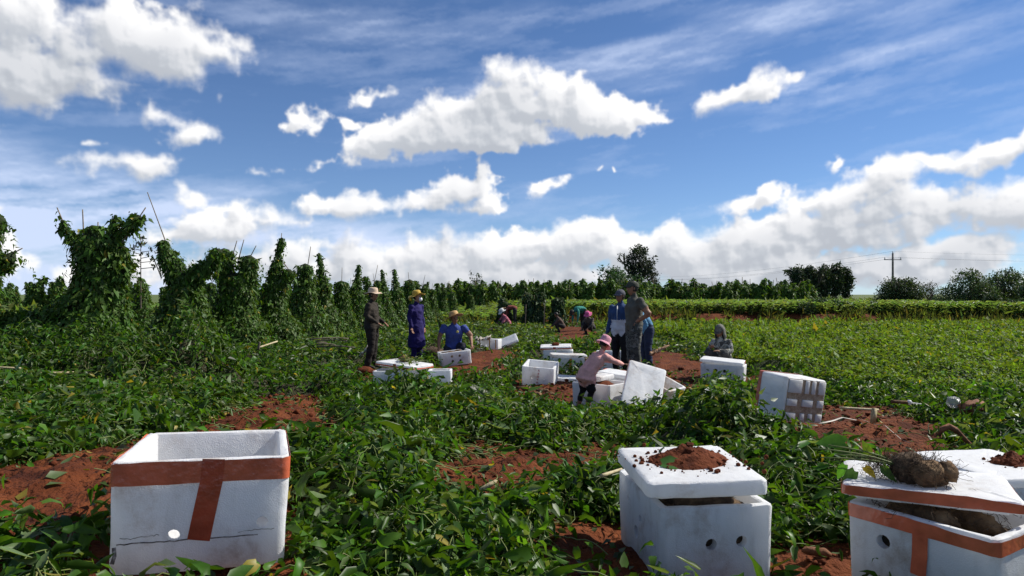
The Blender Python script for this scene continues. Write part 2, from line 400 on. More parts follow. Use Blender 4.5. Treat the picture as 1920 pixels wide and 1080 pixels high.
def tape_mat(name, col, rough=.2):
    m = noise_mat(name, [tuple(c * .78 for c in col), col, tuple(min(1, c * 1.2) for c in col)], scale=14, detail=6, rough=rough, bump=.8, bscale=16, dist=.008, spec=.6)
    return m
def plain(name, col, rough=.7, spec=.3, var=.18, scale=18, bump=.25):
    return noise_mat(name, [tuple(c * (1 - var) for c in col), col, tuple(min(1, c * (1 + var)) for c in col)], scale=scale, rough=rough, bump=bump, spec=spec, dist=.01)

M_leaf = leaf_mat("vine_leaf", trans=.38, rough=.42, spec=.22)
M_tower = leaf_mat("tower_leaf", trans=.24, rough=.55, spec=.22)
M_crop = leaf_mat("crop_leaf", trans=.36, rough=.6, spec=.16)
M_tree = leaf_mat("tree_leaf", trans=.15, rough=.6, spec=.3)
M_stem = noise_mat("vine_stem", [(.07, .11, .025), (.12, .16, .04), (.17, .17, .06)], scale=9, rough=.6, bump=0)
M_litter = noise_mat("vine_litter", [(.018, .022, .008), (.04, .04, .016), (.07, .05, .025)], scale=30, detail=8, rough=.9, bump=1.0, bscale=60, dist=.05)
M_soil = noise_mat("red_soil", [(.052, .0130, .0050), (.105, .028, .0090), (.160, .048, .0160)], scale=3.5, detail=12, rough=.95, bump=1.0, bscale=24, dist=.05, spec=.15)
M_clod = noise_mat("soil_clod", [(.055, .0135, .0058), (.100, .026, .0095), (.145, .042, .0155)], scale=20, detail=8, rough=.95, bump=.8, bscale=70, dist=.01, spec=.15)
M_bark = noise_mat("bark", [(.05, .038, .028), (.11, .09, .07), (.18, .15, .12)], scale=20, rough=.9, bump=.6)
M_pole = noise_mat("dry_pole", [(.10, .075, .05), (.20, .155, .10), (.30, .24, .16)], scale=30, rough=.8, bump=.3)
M_bamboo = noise_mat("bamboo", [(.30, .24, .13), (.42, .35, .20), (.52, .45, .28)], scale=20, rough=.6, bump=.2)

# ------------------------------------------------------------------ ground
def soil_h(x, y):
    sd = soil_sd(x, y)
    dig = np.clip(-sd, 0, .6)
    r = fbm2(x * 1.3, y * 1.3, 5, .55, 21) - .5
    f = fbm2(x * 7, y * 7, 4, .6, 31) - .5
    rough = smooth(.25, -.1, sd)
    return r * .13 + f * (.03 + .07 * rough) * np.clip(12 / np.maximum(y, 3), 0, 1.2) + dig * .10
BANK_Y = 34.5
def ground_z(x, y):
    z = base_z(x, y) + soil_h(x, y) * np.clip(1.3 - np.asarray(y) / 60, 0, 1)
    b = smooth(0, 1.3, np.asarray(y) - (BANK_Y + (fbm2(np.asarray(x) * .4, 0 * np.asarray(x), 3, .6, 50) - .5) * 2.2 + .02 * np.asarray(x))) * smooth(2.0, 4.5, np.asarray(x) + .10 * np.asarray(y) - 1.5)
    return z + .55 * b
def build_ground():
    s = np.linspace(0, 1, 350)
    ys = np.concatenate([np.linspace(-8, 1.6, 12, endpoint=False), 1.6 * (70 / 1.6) ** s, 70 * (4500 / 70) ** np.linspace(.03, 1, 40)])
    t = np.linspace(-1, 1, 300); t = np.sign(t) * (np.abs(t) * .80 + .9 * np.abs(t) ** 5)
    Y, T = np.meshgrid(ys, t, indexing='ij')
    X = T * (np.maximum(Y, 1.6) + 1.0 + np.maximum(0, 1.6 - Y) * .8)
    Z = ground_z(X, Y); Z = np.where(Y > 120, Z * 0 + .42 * 0, Z)
    h, w = X.shape
    idx = np.arange(h * w).reshape(h, w)
    q = np.stack([idx[:-1, :-1], idx[:-1, 1:], idx[1:, 1:], idx[1:, :-1]], -1).reshape(-1, 4)
    me = new_mesh("ground", np.stack([X, Y, Z], -1).reshape(-1, 3), q, smooth_shade=True)
    o = link("ground", me, M_soil); o["kind"] = "structure"
    return o
build_ground()

# ------------------------------------------------------------------ leaves
LOD = {
    3: (np.array([(0, 0), (.36, 0), (.70, 0), (1, 0), (-.07, .27), (.24, .50), (.62, .33), (-.07, -.27), (.24, -.50), (.62, -.33)]),
        [(0, 1, 5, 4), (1, 2, 6, 5), (2, 3, 6), (0, 7, 8, 1), (1, 8, 9, 2), (2, 9, 3)]),
    2: (np.array([(0, 0), (.5, 0), (1, 0), (.28, .48), (.28, -.48)]), [(0, 1, 3), (1, 2, 3), (0, 4, 1), (1, 4, 2)]),
    1: (np.array([(0, 0), (.30, .42), (1, 0), (.30, -.42)]), [(0, 2, 1), (0, 3, 2)]),
}
def unit(v): return v / np.maximum(np.linalg.norm(v, axis=-1, keepdims=True), 1e-9)
def leaf_geo(pos, axis, nrm, L, wr, curl, fold, lod):
    """vertices of many leaves: pos base, axis along the midrib, nrm upper face, L length, wr width/length"""
    tv, tf = LOD[lod]
    axis = unit(axis); nrm = unit(nrm - axis * (nrm * axis).sum(-1, keepdims=True)); side = np.cross(nrm, axis)
    s = tv[:, 0][None]; v = tv[:, 1][None]
    c = curl[:, None]
    along = L[:, None] * (s - c * c * s ** 3 / 6)
    drop = -L[:, None] * c * s * s / 2 + np.abs(v) * (L * wr * fold)[:, None]
    across = v * (L * wr)[:, None] * (1 - .3 * np.minimum(1, np.abs(fold)))[:, None]
    V = pos[:, None, :] + along[..., None] * axis[:, None, :] + drop[..., None] * nrm[:, None, :] + across[..., None] * side[:, None, :]
    n = len(pos); k = len(tv)
    offs = (np.arange(n) * k)
    sizes = np.tile(np.array([len(f) for f in tf]), n)
    flat = np.concatenate([np.array(f) for f in tf])
    flat = (offs[:, None] + flat[None, :]).ravel()
    return V.reshape(-1, 3), flat, sizes, k
def leaf_mesh(name, batches, mat):
    """batches of (pos, axis, nrm, L, wr, curl, fold, col(N,3), lod) in one mesh"""
    Vs, Fs, Ss, Cs = [], [], [], []; off = 0
    for (pos, axis, nrm, L, wr, curl, fold, col, lod) in batches:
        if len(pos) == 0: continue
        V, f, s, k = leaf_geo(pos, axis, nrm, L, wr, curl, fold, lod)
        Vs.append(V); Fs.append(f + off); Ss.append(s); off += len(V)
        Cs.append(np.repeat(np.concatenate([col, np.ones((len(col), 1))], 1), k, axis=0))
    me = new_mesh(name, np.concatenate(Vs), np.concatenate(Fs), np.concatenate(Ss), smooth_shade=True)
    a = me.attributes.new("lc", 'FLOAT_COLOR', 'POINT'); a.data.foreach_set("color", np.concatenate(Cs).astype(np.float32).ravel())
    me.materials.append(mat)
    return me
def leaf_cols(n, rng, base, var=.25, yellow=.04, pale=.12):
    c = np.array(base)[None] * (1 + var * rng.normal(size=(n, 1))).clip(.4, 1.9) * (1 + .10 * rng.normal(size=(n, 3)))
    r = rng.random(n)
    y = r < yellow; c[y] = np.array((.26, .22, .035)) * (.6 + .6 * rng.random((y.sum(), 1)))
    p = (r >= yellow) & (r < yellow + pale); c[p] = np.array((.10, .15, .06)) * (.8 + .4 * rng.random((p.sum(), 1)))
    return c.clip(.004, .8)

def surf_normal(fn, x, y, e=.05):
    z0 = fn(x, y); zx = fn(x + e, y); zy = fn(x, y + e)
    return unit(np.stack([-(zx - z0) / e, -(zy - z0) / e, np.ones_like(z0)], -1))
def heap_top(x, y): return ground_z(x, y) + cover_h(x, y)[0]

def clear_mask(x, y, pad=0.0):
    ok = np.ones(np.shape(x), bool)
    for (cx, cy, hx, hy, yaw) in CLEAR:
        dx, dy = x - cx, y - cy; c, s = math.cos(yaw), math.sin(yaw)
        u = dx * c + dy * s; v = -dx * s + dy * c
        ok &= ~((np.abs(u) < hx + pad) & (np.abs(v) < hy + pad))
    return ok

VINE = (.041, .098, .010)
heap_leaves = {k: [] for k in range(7)}
heap_stems = {k: [] for k in range(7)}
near_leaves = []

def tubes(paths, radii, sides=3):
    """(N,K,3) centre lines -> one mesh of thin tubes"""
    n, k, _ = paths.shape
    tan = np.gradient(paths, axis=1); tan = unit(tan)
    ref = np.zeros_like(tan); ref[..., 2] = 1; ref = np.where(np.abs(tan[..., 2:3]) > .9, np.array((1., 0, 0)), ref)
    a = unit(np.cross(tan, ref)); b = np.cross(tan, a)
    ang = np.arange(sides) * 2 * np.pi / sides
    R = radii if np.ndim(radii) == 2 else np.asarray(radii)[:, None] * np.ones((1, k))
    V = paths[:, :, None, :] + R[:, :, None, None] * (np.cos(ang)[None, None, :, None] * a[:, :, None, :] + np.sin(ang)[None, None, :, None] * b[:, :, None, :])
    idx = np.arange(n * k * sides).reshape(n, k, sides)
    nx = np.roll(idx, -1, axis=2)
    q = np.stack([idx[:, :-1], nx[:, :-1], nx[:, 1:], idx[:, 1:]], -1).reshape(-1, 4)
    return V.reshape(-1, 3), q

def grow_strands(x0, y0, K, step, rng, lift, lod, lsize, who):
    """vine strands laid over the heaps, with leaves along them"""
    n = len(x0)
    if n == 0: return
    h = rng.random(n) * 2 * np.pi
    X = np.zeros((n, K)); Y = np.zeros((n, K)); X[:, 0] = x0; Y[:, 0] = y0
    for k in range(1, K):
        h = h + rng.normal(size=n) * .34
        X[:, k] = X[:, k - 1] + np.cos(h) * step; Y[:, k] = Y[:, k - 1] + np.sin(h) * step
    Hc, edge, _ = cover_h(X, Y)
    Z = ground_z(X, Y) + Hc * (1 - .55 * rng.random((n, 1)) ** 2.0)
    arc = np.sin(np.linspace(0, np.pi, K))[None] * (lift * rng.random((n, 1)) ** 2)
    Z = Z + arc + rng.normal(size=(n, K)) * .012
    pts = np.stack([X, Y, Z], -1)
    keep = clear_mask(X, Y) & ((edge > .35) | (rng.random((n, K)) < .03))
    keep &= (fbm2(X * 3.4, Y * 3.4, 2, .5, 41) > .40) | (rng.random((n, K)) < .30)      # hollows between the strands
    tan = unit(np.gradient(pts, axis=1))
    nr = surf_normal(heap_top, X.ravel(), Y.ravel()).reshape(n, K, 3)
    sgn = np.where((np.arange(K)[None] + rng.integers(0, 2, (n, 1))) % 2 == 0, 1., -1.)[..., None]
    side = np.cross(nr, tan) * sgn
    ax = side * (.5 + .5 * rng.random((n, K, 1))) + tan * (rng.normal(size=(n, K, 1)) * .55) + rng.normal(size=(n, K, 3)) * .38
    ax[..., 2] -= .10 + .55 * rng.random((n, K))
    ln = nr + rng.normal(size=(n, K, 3)) * .85
    off = unit(ax) * (.015 + .05 * rng.random((n, K, 1))); off[..., 2] += .01 + .05 * rng.random((n, K))
    pos = pts + off
    sel = keep.ravel() & (rng.random(n * K) < .94)
    pos, ax, ln = pos.reshape(-1, 3)[sel], ax.reshape(-1, 3)[sel], ln.reshape(-1, 3)[sel]
    m = len(pos)
    if m == 0: return
    L = lsize * np.exp(rng.normal(size=m) * .32); wr = .30 + .24 * rng.random(m)
    curl = rng.normal(size=m) * .8 + .75; fold = .05 + np.abs(rng.normal(size=m)) * .65
    col = leaf_cols(m, rng, VINE, .32, .014, .10)
    # each strand has a tone of its own: some wilted, some fresh
    tone = np.repeat(.75 + .5 * rng.random(n), K)[sel]; col = col * tone[:, None]
    w = np.repeat(who, K)[sel]
    for k in range(7):
        q = w == k
        if q.any(): heap_leaves[k].append((pos[q], ax[q], ln[q], L[q], wr[q], curl[q], fold[q], col[q], lod))
        qs = (who == k) & (edge.min(axis=1) > .45) & clear_mask(X, Y).all(axis=1) & (np.arange(n) % (2 if lod == 3 else 7) == 0)
        if qs.any(): heap_stems[k].append((pts[qs], np.full(qs.sum(), .0026 if lod == 3 else .0036)))

def sample_region(rng, n, y0, y1, pw, tmax=.86):
    """points in front of the camera between two distances; pw shapes the density with distance"""
    u = rng.random(n); y = (y0 ** pw + u * (y1 ** pw - y0 ** pw)) ** (1 / pw)
    x = (rng.random(n) * 2 - 1) * (y * tmax + .6)
    return x, y

# ------------------------------------------------------------------ vine towers: poles wrapped in climbing leaves
def limb_points(limbs, n, rng, lump=.27):
    area = np.array([max(.02, (l[1] + l[3]) * (Vector(l[2]) - Vector(l[0])).length) for l in limbs])
    li = rng.choice(len(limbs), n, p=area / area.sum())
    p0 = np.array([l[0] for l in limbs], float)[li]; p1 = np.array([l[2] for l in limbs], float)[li]
    r0 = np.array([l[1] for l in limbs])[li]; r1 = np.array([l[3] for l in limbs])[li]
    t = rng.random(n); wt = r0 + (r1 - r0) * t
    ok = rng.random(n) < (wt / np.maximum(np.maximum(r0, r1), 1e-6)) * .7 + .3
    ph = rng.random(n) * 2 * np.pi
    ax = unit(p1 - p0); ref = np.where(np.abs(ax[:, 2:3]) > .8, np.array((1., 0, 0)), np.array((0, 0, 1.)))
    a = unit(np.cross(ax, ref)); b = np.cross(ax, a)
    rad = np.cos(ph)[:, None] * a + np.sin(ph)[:, None] * b
    lumpy = 1 + lump * (fbm2(ph * 1.9 + li * 7, t * 4 * np.linalg.norm(p1 - p0, axis=1) + li * 3, 3, .6, 60) - .5) * 2
    r = wt * lumpy * (.82 + .24 * rng.random(n)) + np.where(rng.random(n) < .10, rng.random(n) * .16, 0)
    pos = p0 + (p1 - p0) * t[:, None] + rad * r[:, None]
    for j, l in enumerate(limbs):
        q0 = np.array(l[0], float); q1 = np.array(l[2], float); e = q1 - q0
        s = np.clip(((pos - q0) @ e) / (e @ e), 0, 1); dd = np.linalg.norm(pos - q0 - s[:, None] * e, axis=1)
        ok &= ~((li != j) & (dd < (l[1] + (l[3] - l[1]) * s) * .72))
    ok &= pos[:, 2] > .02
    return pos[ok], rad[ok]
def tower_meshes(name, limbs, n, rng, lsize, lod, base=(.050, .106, .012), tendrils=()):
    def slim(z, r): return r * (.77 + .23 * float(smooth(1.0, .3, z)))
    limbs = [(a, slim(a[2], r0), b, slim(b[2], r1)) for (a, r0, b, r1) in limbs]
    pos, rad = limb_points(limbs, n, rng)
    m = len(pos)
    ax = rad * .45 + rng.normal(size=(m, 3)) * .38; ax[:, 2] -= .75
    nr = rad + rng.normal(size=(m, 3)) * .30; nr[:, 2] += .10
    col = leaf_cols(m, rng, base, .25, .015, .05)
    bat = [(pos, ax, nr, lsize * np.exp(rng.normal(size=m) * .38), .45 + .25 * rng.random(m), .4 + .4 * rng.normal(size=m), .05 + np.abs(rng.normal(size=m)) * .35, col, lod)]
    for (pts, k) in tendrils:                     # loose sprigs with leaves hanging along them
        pts = np.array(pts, float); seg = np.linspace(0, len(pts) - 1.001, k); i = seg.astype(int); f = (seg - i)[:, None]
        q = pts[i] * (1 - f) + pts[i + 1] * f + rng.normal(size=(k, 3)) * .03
        ax = rng.normal(size=(k, 3)) * .5; ax[:, 2] -= .9
        bat.append((q, ax, rng.normal(size=(k, 3)), lsize * 1.05 * np.exp(rng.normal(size=k) * .2), .5 + .2 * rng.random(k), .4 + .3 * rng.normal(size=k), .1 + .3 * rng.random(k), leaf_cols(k, rng, base, .2, .02, .05), max(lod, 2)))
    me = leaf_mesh(name, bat, M_tower)
    # the wound stems inside
    V, Q, off = [], [], 0
    for l in limbs:
        kk, sd = 7, 12
        t = np.linspace(0, 1, kk)[:, None]; c = np.array(l[0]) * (1 - t) + np.array(l[2]) * t
        ang = np.arange(sd) * 2 * np.pi / sd
        axv = unit(np.array(l[2], float) - np.array(l[0], float)); rf = np.array((1., 0, 0)) if abs(axv[2]) > .8 else np.array((0, 0, 1.))
        a = unit(np.cross(axv, rf)); b = np.cross(axv, a)
        r = (l[1] + (l[3] - l[1]) * t) * .70 * (.85 + .3 * rng.random((kk, sd)))
        v = c[:, None, :] + r[..., None] * (np.cos(ang)[None, :, None] * a + np.sin(ang)[None, :, None] * b)
        idx = np.arange(kk * sd).reshape(kk, sd) + off; nx = np.roll(idx, -1, 1)
        V.append(v.reshape(-1, 3)); Q.append(np.stack([idx[:-1], nx[:-1], nx[1:], idx[1:]], -1).reshape(-1, 4)); off += kk * sd
        cap = np.array([l[2]], float) + axv * l[3] * .3; V.append(cap)
        Q.append(np.stack([idx[-1], nx[-1], np.full(sd, off), np.full(sd, off)], -1)); off += 1
    Vc = np.concatenate(V); Qc = np.concatenate(Q)
    flat, sizes = [], []
    for q in Qc:
        if q[2] == q[3]: flat += [q[0], q[1], q[2]]; sizes.append(3)
        else: flat += list(q); sizes.append(4)
    core = new_mesh(name + "_core", Vc, np.array(flat), sizes, smooth_shade=True); core.materials.append(M_core)
    return me, core
M_core = noise_mat("inner_vines", [(.016, .026, .008), (.028, .045, .012), (.045, .05, .02)], scale=22, detail=8, rough=.9, bump=1.0, bscale=40, dist=.06)
def rod(name, p0, p1, r, mat, parent, r1=None, sides=7, bend=0.0):
    k = 6; t = np.linspace(0, 1, k)[:, None]
    p0, p1 = np.array(p0, float), np.array(p1, float)
    path = p0 * (1 - t) + p1 * t; path[:, 0] += np.sin(t[:, 0] * np.pi) * bend; path[:, 2] += np.sin(t[:, 0] * np.pi) * bend * .5
    R = np.linspace(r, r1 if r1 else r * .75, k)[None]
    V, q = tubes(path[None], R, sides)
    flat = list(q.ravel()); sizes = [4] * len(q)
    flat += list(range(sides))[::-1] + [(k - 1) * sides + i for i in range(sides)]; sizes += [sides, sides]
    me = new_mesh(name, V, np.array(flat), sizes, smooth_shade=True)
    return link(name, me, mat, parent)

TG = "leaf-wrapped pole towers in the receding row"
def place_tower(px, base_py, meshes, scale=1.0, poles=(), label="", group=None, rz=0.0, dy=0.0):
    x, y = gp(px, base_py); y += dy; x = (px - 960) / F * y
    e = empty("vine_tower", (x, y, float(ground_z(np.array([x]), np.array([y]))[0]) - .03), rz); e.scale = (scale,) * 3
    link("foliage", meshes[0], None, e); link("stem_bundle", meshes[1], None, e)
    for (a, b) in poles: rod("pole", a, b, .016, M_pole, e, .011)
    tag(e, label, "vine tower", group)
    return e
def build_towers():
    rng = np.random.default_rng(21)
    # the big shaggy one beside the heap
    l1 = [((0, 0, 0), 1.35, (.05, 0, 1.3), .78), ((.05, 0, 1.2), .80, (.14, 0, 1.95), .52), ((.14, 0, 1.9), .52, (.12, 0, 2.75), .50), ((.10, 0, 2.7), .46, (.02, 0, 3.0), .26),
          ((-.36, 0, 2.65), .10, (-.62, 0, 3.15), .07), ((.55, .05, 2.15), .20, (.66, 0, 2.6), .14), ((.45, 0, 2.75), .09, (1.0, 0, 3.22), .13), ((.36, 0, 2.8), .08, (.50, 0, 3.26), .06), ((.5, 0, 2.3), .3, (.62, 0, 1.9), .2),
          ((-.5, -.1, .95), .66, (-1.4, -.3, .60), .66), ((-1.3, -.3, .6), .66, (-2.8, -.4, .25), .56), ((.5, -.1, .3), .65, (.95, -.2, 0), .55)]
    tm = tower_meshes("tower_a", l1, 30000, rng, .098, 2, tendrils=[([(.66, 0, 2.6), (.92, 0, 2.1), (1.02, 0, 1.55)], 30), ([(-.5, 0, 2.9), (-.72, 0, 3.3)], 14), ([(.95, 0, 3.1), (1.12, 0, 3.25)], 14), ([(-.45, 0, 2.4), (-.62, -.1, 1.7)], 24)])
    place_tower(172, 694, tm, 1.0, [((-.2, 0, 2.2), (-.72, 0, 3.42)), ((-.15, 0, 2.4), (-.19, 0, 3.38)), ((.5, 0, 2.5), (1.12, 0, 3.42)), ((.3, 0, 2.5), (.52, 0, 3.2)), ((.12, 0, 2.4), (.13, 0, 3.12))],
                "tall shaggy vine tower with several bare pole tips and a broad dark leafy skirt")
    # the one whose crown reaches in at the edge of the frame
    l0 = [((0, 0, 0), 1.0, (0, 0, 1.3), .6), ((0, 0, 1.2), .62, (.1, 0, 2.5), .55), ((.1, 0, 2.4), .55, (.3, 0, 3.1), .45), ((.3, 0, 3.0), .32, (.72, 0, 3.12), .2), ((.4, 0, 2.2), .32, (.95, 0, 2.35), .2)]
    tm0 = tower_meshes("tower_b", l0, 11000, rng, .098, 2, tendrils=[([(.8, 0, 2.4), (1.25, 0, 2.32), (1.5, 0, 1.85), (1.75, 0, 1.55)], 44), ([(.72, 0, 3.1), (.95, 0, 2.95), (1.0, 0, 2.3)], 34)])
    place_tower(-62, 694, tm0, 1.0, [((.5, 0, 2.2), (1.15, 0, 2.55))], "leafy vine tower with a long drooping tendril, next to the shaggy tower")
    # forked one with a long bare pole
    l2 = [((0, 0, 0), 1.22, (0, 0, 1.2), .70), ((0, 0, 1.1), .70, (.02, 0, 1.8), .44), ((.02, 0, 1.65), .44, (.02, 0, 2.1), .42), ((-.12, 0, 2.0), .36, (-.48, 0, 2.65), .26), ((-.48, 0, 2.6), .26, (-.58, 0, 3.0), .14), ((.12, 0, 2.0), .32, (.62, 0, 2.30), .22), ((.6, 0, 2.25), .2, (.95, 0, 2.75), .18)]
    tm2 = tower_meshes("tower_c", l2, 15000, rng, .095, 2, tendrils=[([(.8, 0, 2.6), (.9, 0, 2.1), (.86, 0, 1.6)], 26)])
    place_tower(345, 662, tm2, 1.0, [((-.35, 0, 2.6), (-.98, 0, 4.3)), ((-.6, 0, 2.0), (-.85, 0, 2.62))], "vine tower with a forked crown and one long slanting bare pole")
    l3 = [((0, 0, 0), 1.12, (0, 0, 1.2), .66), ((0, 0, 1.1), .66, (0, 0, 2.1), .52), ((-.25, 0, 2.0), .34, (-.32, 0, 2.85), .26), ((.28, 0, 2.0), .34, (.42, 0, 2.65), .28), ((-.42, 0, 2.75), .16, (-.72, 0, 2.62), .14)]
    tm3 = tower_meshes("tower_d", l3, 15000, rng, .095, 2, tendrils=[([(-.7, 0, 2.6), (-.8, 0, 2.1)], 16), ([(.75, 0, 2.5), (.8, 0, 1.7)], 20)])
    place_tower(441, 655, tm3, 1.0, [((.1, 0, 2.6), (.25, 0, 3.15)), ((.35, 0, 2.5), (.6, 0, 2.98)), ((-.1, 0, 2.6), (.05, 0, 3.12))], "broad vine tower with a wide flat twin-lobed crown and short pole stubs")
    l4 = [((0, 0, 0), 1.08, (-.05, 0, 1.2), .56), ((-.05, 0, 1.1), .56, (.0, 0, 1.9), .32), ((0, 0, 1.85), .32, (.1, 0, 2.6), .14), ((.1, 0, 2.55), .13, (.26, 0, 3.35), .07), ((.22, 0, 1.8), .24, (.50, 0, 2.35), .2)]
    tm4 = tower_meshes("tower_e", l4, 12500, rng, .095, 2)
    place_tower(513, 648, tm4, 1.0, [((.15, 0, 2.6), (.25, 0, 3.5)), ((.3, 0, 2.6), (.6, 0, 2.2))], "slim vine tower tapering to one tall leafy spike")
    # variants for the rest of the row and for the far rows
    var = []
    for v in range(6):
        k = rng.random(8)
        L = [((0, 0, 0), .90 + .2 * k[0], (0, 0, 1.2), .52 + .1 * k[1]), ((0, 0, 1.1), .52 + .1 * k[1], (.1 * (k[2] - .5), 0, 2.1), .30 + .10 * k[3])]
        if v % 3 == 0: L += [((-.1, 0, 2.0), .28, (-.35, 0, 2.8), .14), ((.1, 0, 2.0), .28, (.35, 0, 2.6), .16)]
        elif v % 3 == 1: L += [((0, 0, 2.0), .32, (.08, 0, 2.65), .13), ((.05, 0, 2.6), .12, (.14, 0, 3.2), .06)]
        else: L += [((0, 0, 2.0), .36, (0, 0, 2.6), .30)]
        var.append((tower_meshes("tower_v", L, 6800, rng, .105, 2), L))
    row = [(264, 640, .80, 2, 7.5), (548, 638, .82, 3, 3.5), (572, 640, .98, 5, 0), (605, 634, .96, 1, 0), (640, 632, .80, 2, 0), (668, 629, .86, 4, 0), (697, 626, .82, 0, 0), (720, 622, .82, 1, 0),
           (743, 619, .84, 4, 0), (768, 616, .86, 5, 0), (789, 612, .80, 0, 0), (809, 609, .72, 2, 0), (828, 605, .70, 3, 0), (848, 602, .66, 5, 0), (882, 596, .60, 2, 0),
           (655, 620, .8, 3, 5), (705, 615, .8, 5, 5), (755, 608, .8, 2, 6), (800, 602, .78, 4, 8), (610, 625, .8, 0, 6), (480, 640, .85, 4, 5), (395, 640, .8, 2, 6)]
    ordn = ["first", "second", "third", "fourth", "fifth", "sixth", "seventh", "eighth", "ninth", "tenth", "eleventh", "twelfth", "thirteenth", "fourteenth"]
    front = 0
    for i, (px, py, sc, v, dy) in enumerate(row):
        (ms, L) = var[v]
        pl = [((.05 * (-1) ** i, 0, 2.2), (.30 * (-1) ** i, 0, 3.15 + .3 * rng.random()))] if i % 2 == 0 else [((0, 0, 2.2), (.1, 0, 3.05))]
        if i == 0: lb, g_ = "squat leafy tower below the candelabra-like agave stalk, behind the shaggy tower", None
        elif dy == 0: lb, g_ = "narrow leafy pole tower, %s of the row beyond the slim spiked tower" % ordn[front], TG; front += 1
        else: lb, g_ = "leafy pole tower half hidden behind the front row of towers", "towers behind the front row"
        place_tower(px, py, ms, sc, pl, lb, g_, rng.random() * 6.28 if v % 3 else rng.normal() * .3, dy)
    # three towers left standing among the diggers, forked like a Y or blunt
    far = []
    for v in range(5):
        k = rng.random(6)
        L = [((0, 0, 0), .62 + .15 * k[0], (0, 0, 1.0), .46 + .1 * k[1]), ((0, 0, .9), .5, (0, 0, 1.7), .44 + .12 * k[2])]
        if v % 2 == 0: L += [((-.1, 0, 1.6), .34, (-.46, 0, 2.35), .16), ((.1, 0, 1.6), .34, (.42, 0, 2.15), .18), ((-.4, 0, 2.3), .14, (-.5, 0, 2.75), .06)]
        else: L += [((0, 0, 1.6), .46, (.1, 0, 2.1), .28), ((.1, 0, 2.0), .2, (.25, 0, 2.6), .08)]
        far.append(tower_meshes("tower_f", L, 1500, rng, .24, 1, base=(.066, .130, .020)))
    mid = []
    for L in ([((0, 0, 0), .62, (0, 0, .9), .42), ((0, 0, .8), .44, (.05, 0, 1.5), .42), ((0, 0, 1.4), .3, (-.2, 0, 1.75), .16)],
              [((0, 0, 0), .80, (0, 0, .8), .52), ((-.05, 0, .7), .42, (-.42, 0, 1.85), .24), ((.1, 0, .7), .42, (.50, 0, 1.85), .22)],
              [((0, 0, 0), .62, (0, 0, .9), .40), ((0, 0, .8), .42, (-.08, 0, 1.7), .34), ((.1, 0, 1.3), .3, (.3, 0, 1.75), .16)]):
        mid.append(tower_meshes("tower_m", L, 3600, rng, .13, 2, base=(.030, .062, .022)))  # base darker than the other towers: shade painted into the leaf colour
    for (px, sc, ms, lb) in ((945, .95, mid[0], "short blunt vine tower standing alone behind the bending digger"), (1000, 1.08, mid[1], "shade-tinted Y-shaped vine tower standing among the diggers"), (1046, .98, mid[2], "short vine tower between the Y-shaped tower and the teal-shirted digger")):
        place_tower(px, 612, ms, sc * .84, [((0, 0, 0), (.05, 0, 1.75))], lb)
    # far field of towers behind the maize
    FG = "far rows of leaf-wrapped towers behind the maize"
    lab = "one of the far leafy pole towers forming the dark green band behind the maize"
    cnt = 0
    for r, (yy, x0, x1, stp) in enumerate(((76, -7, 33, .92), (84, -9, 37, 1.1), (95, -9, 42, 1.4), (74, -58, -34, 1.9), (84, -66, -36, 2.2))):
        x = x0
        while x < x1:
            e = empty("vine_tower", (x, yy + rng.normal() * 1.0, .28), rng.random() * 6.28); s = .82 + .34 * rng.random() + (.06 if r in (1, 2) else 0); e.scale = (s * 1.25, s * 1.25, s * (1.0 if r < 3 else 1.05))
            ms = far[rng.integers(0, 5)]
            link("foliage", ms[0], None, e); link("stem_bundle", ms[1], None, e)
            if cnt % 3 == 0: rod("pole", (0, 0, 1.5), (.3 * rng.normal(), 0, 2.7 + .3 * rng.random()), .03, M_pole, e, .025, 4)
            tag(e, lab if r < 3 else "one of the far leafy towers in the dark band beyond the pale grass patch", "vine tower", FG if r < 3 else "far towers beyond the grass patch")
            x += stp * (.8 + .4 * rng.random()); cnt += 1
build_towers()

# ------------------------------------------------------------------ trees
def branching(rng, base, height, spread, levels, lean=(0, 0), first=.35, up=.6, kids=(3, 5)):
    segs, tips = [], []
    def grow(p, d, ln, r, lv):
        k = 4; pts = [np.array(p, float)]; dd = np.array(d, float)
        for i in range(k):
            dd = dd + rng.normal(size=3) * .13; dd[2] += .05 * up; dd /= np.linalg.norm(dd)
            pts.append(pts[-1] + dd * ln / k)
        segs.append((np.array(pts), np.linspace(r, r * .6, k + 1)))
        if lv == 0:
            tips.append((pts[-1], ln)); tips.append((pts[-2], ln)); return
        for c in range(rng.integers(*kids)):
            t = rng.integers(1 if lv < levels else 2, k + 1); q = pts[t]
            s = rng.normal(size=3); s[2] = abs(s[2]) * up; s = s / np.linalg.norm(s)
            nd = dd * .75 + s * spread; nd /= np.linalg.norm(nd)
            grow(q, nd, ln * (.55 + .25 * rng.random()), r * .5, lv - 1)
    grow(base, (lean[0], lean[1], 1), height * first, height * .028, levels)
    return segs, tips
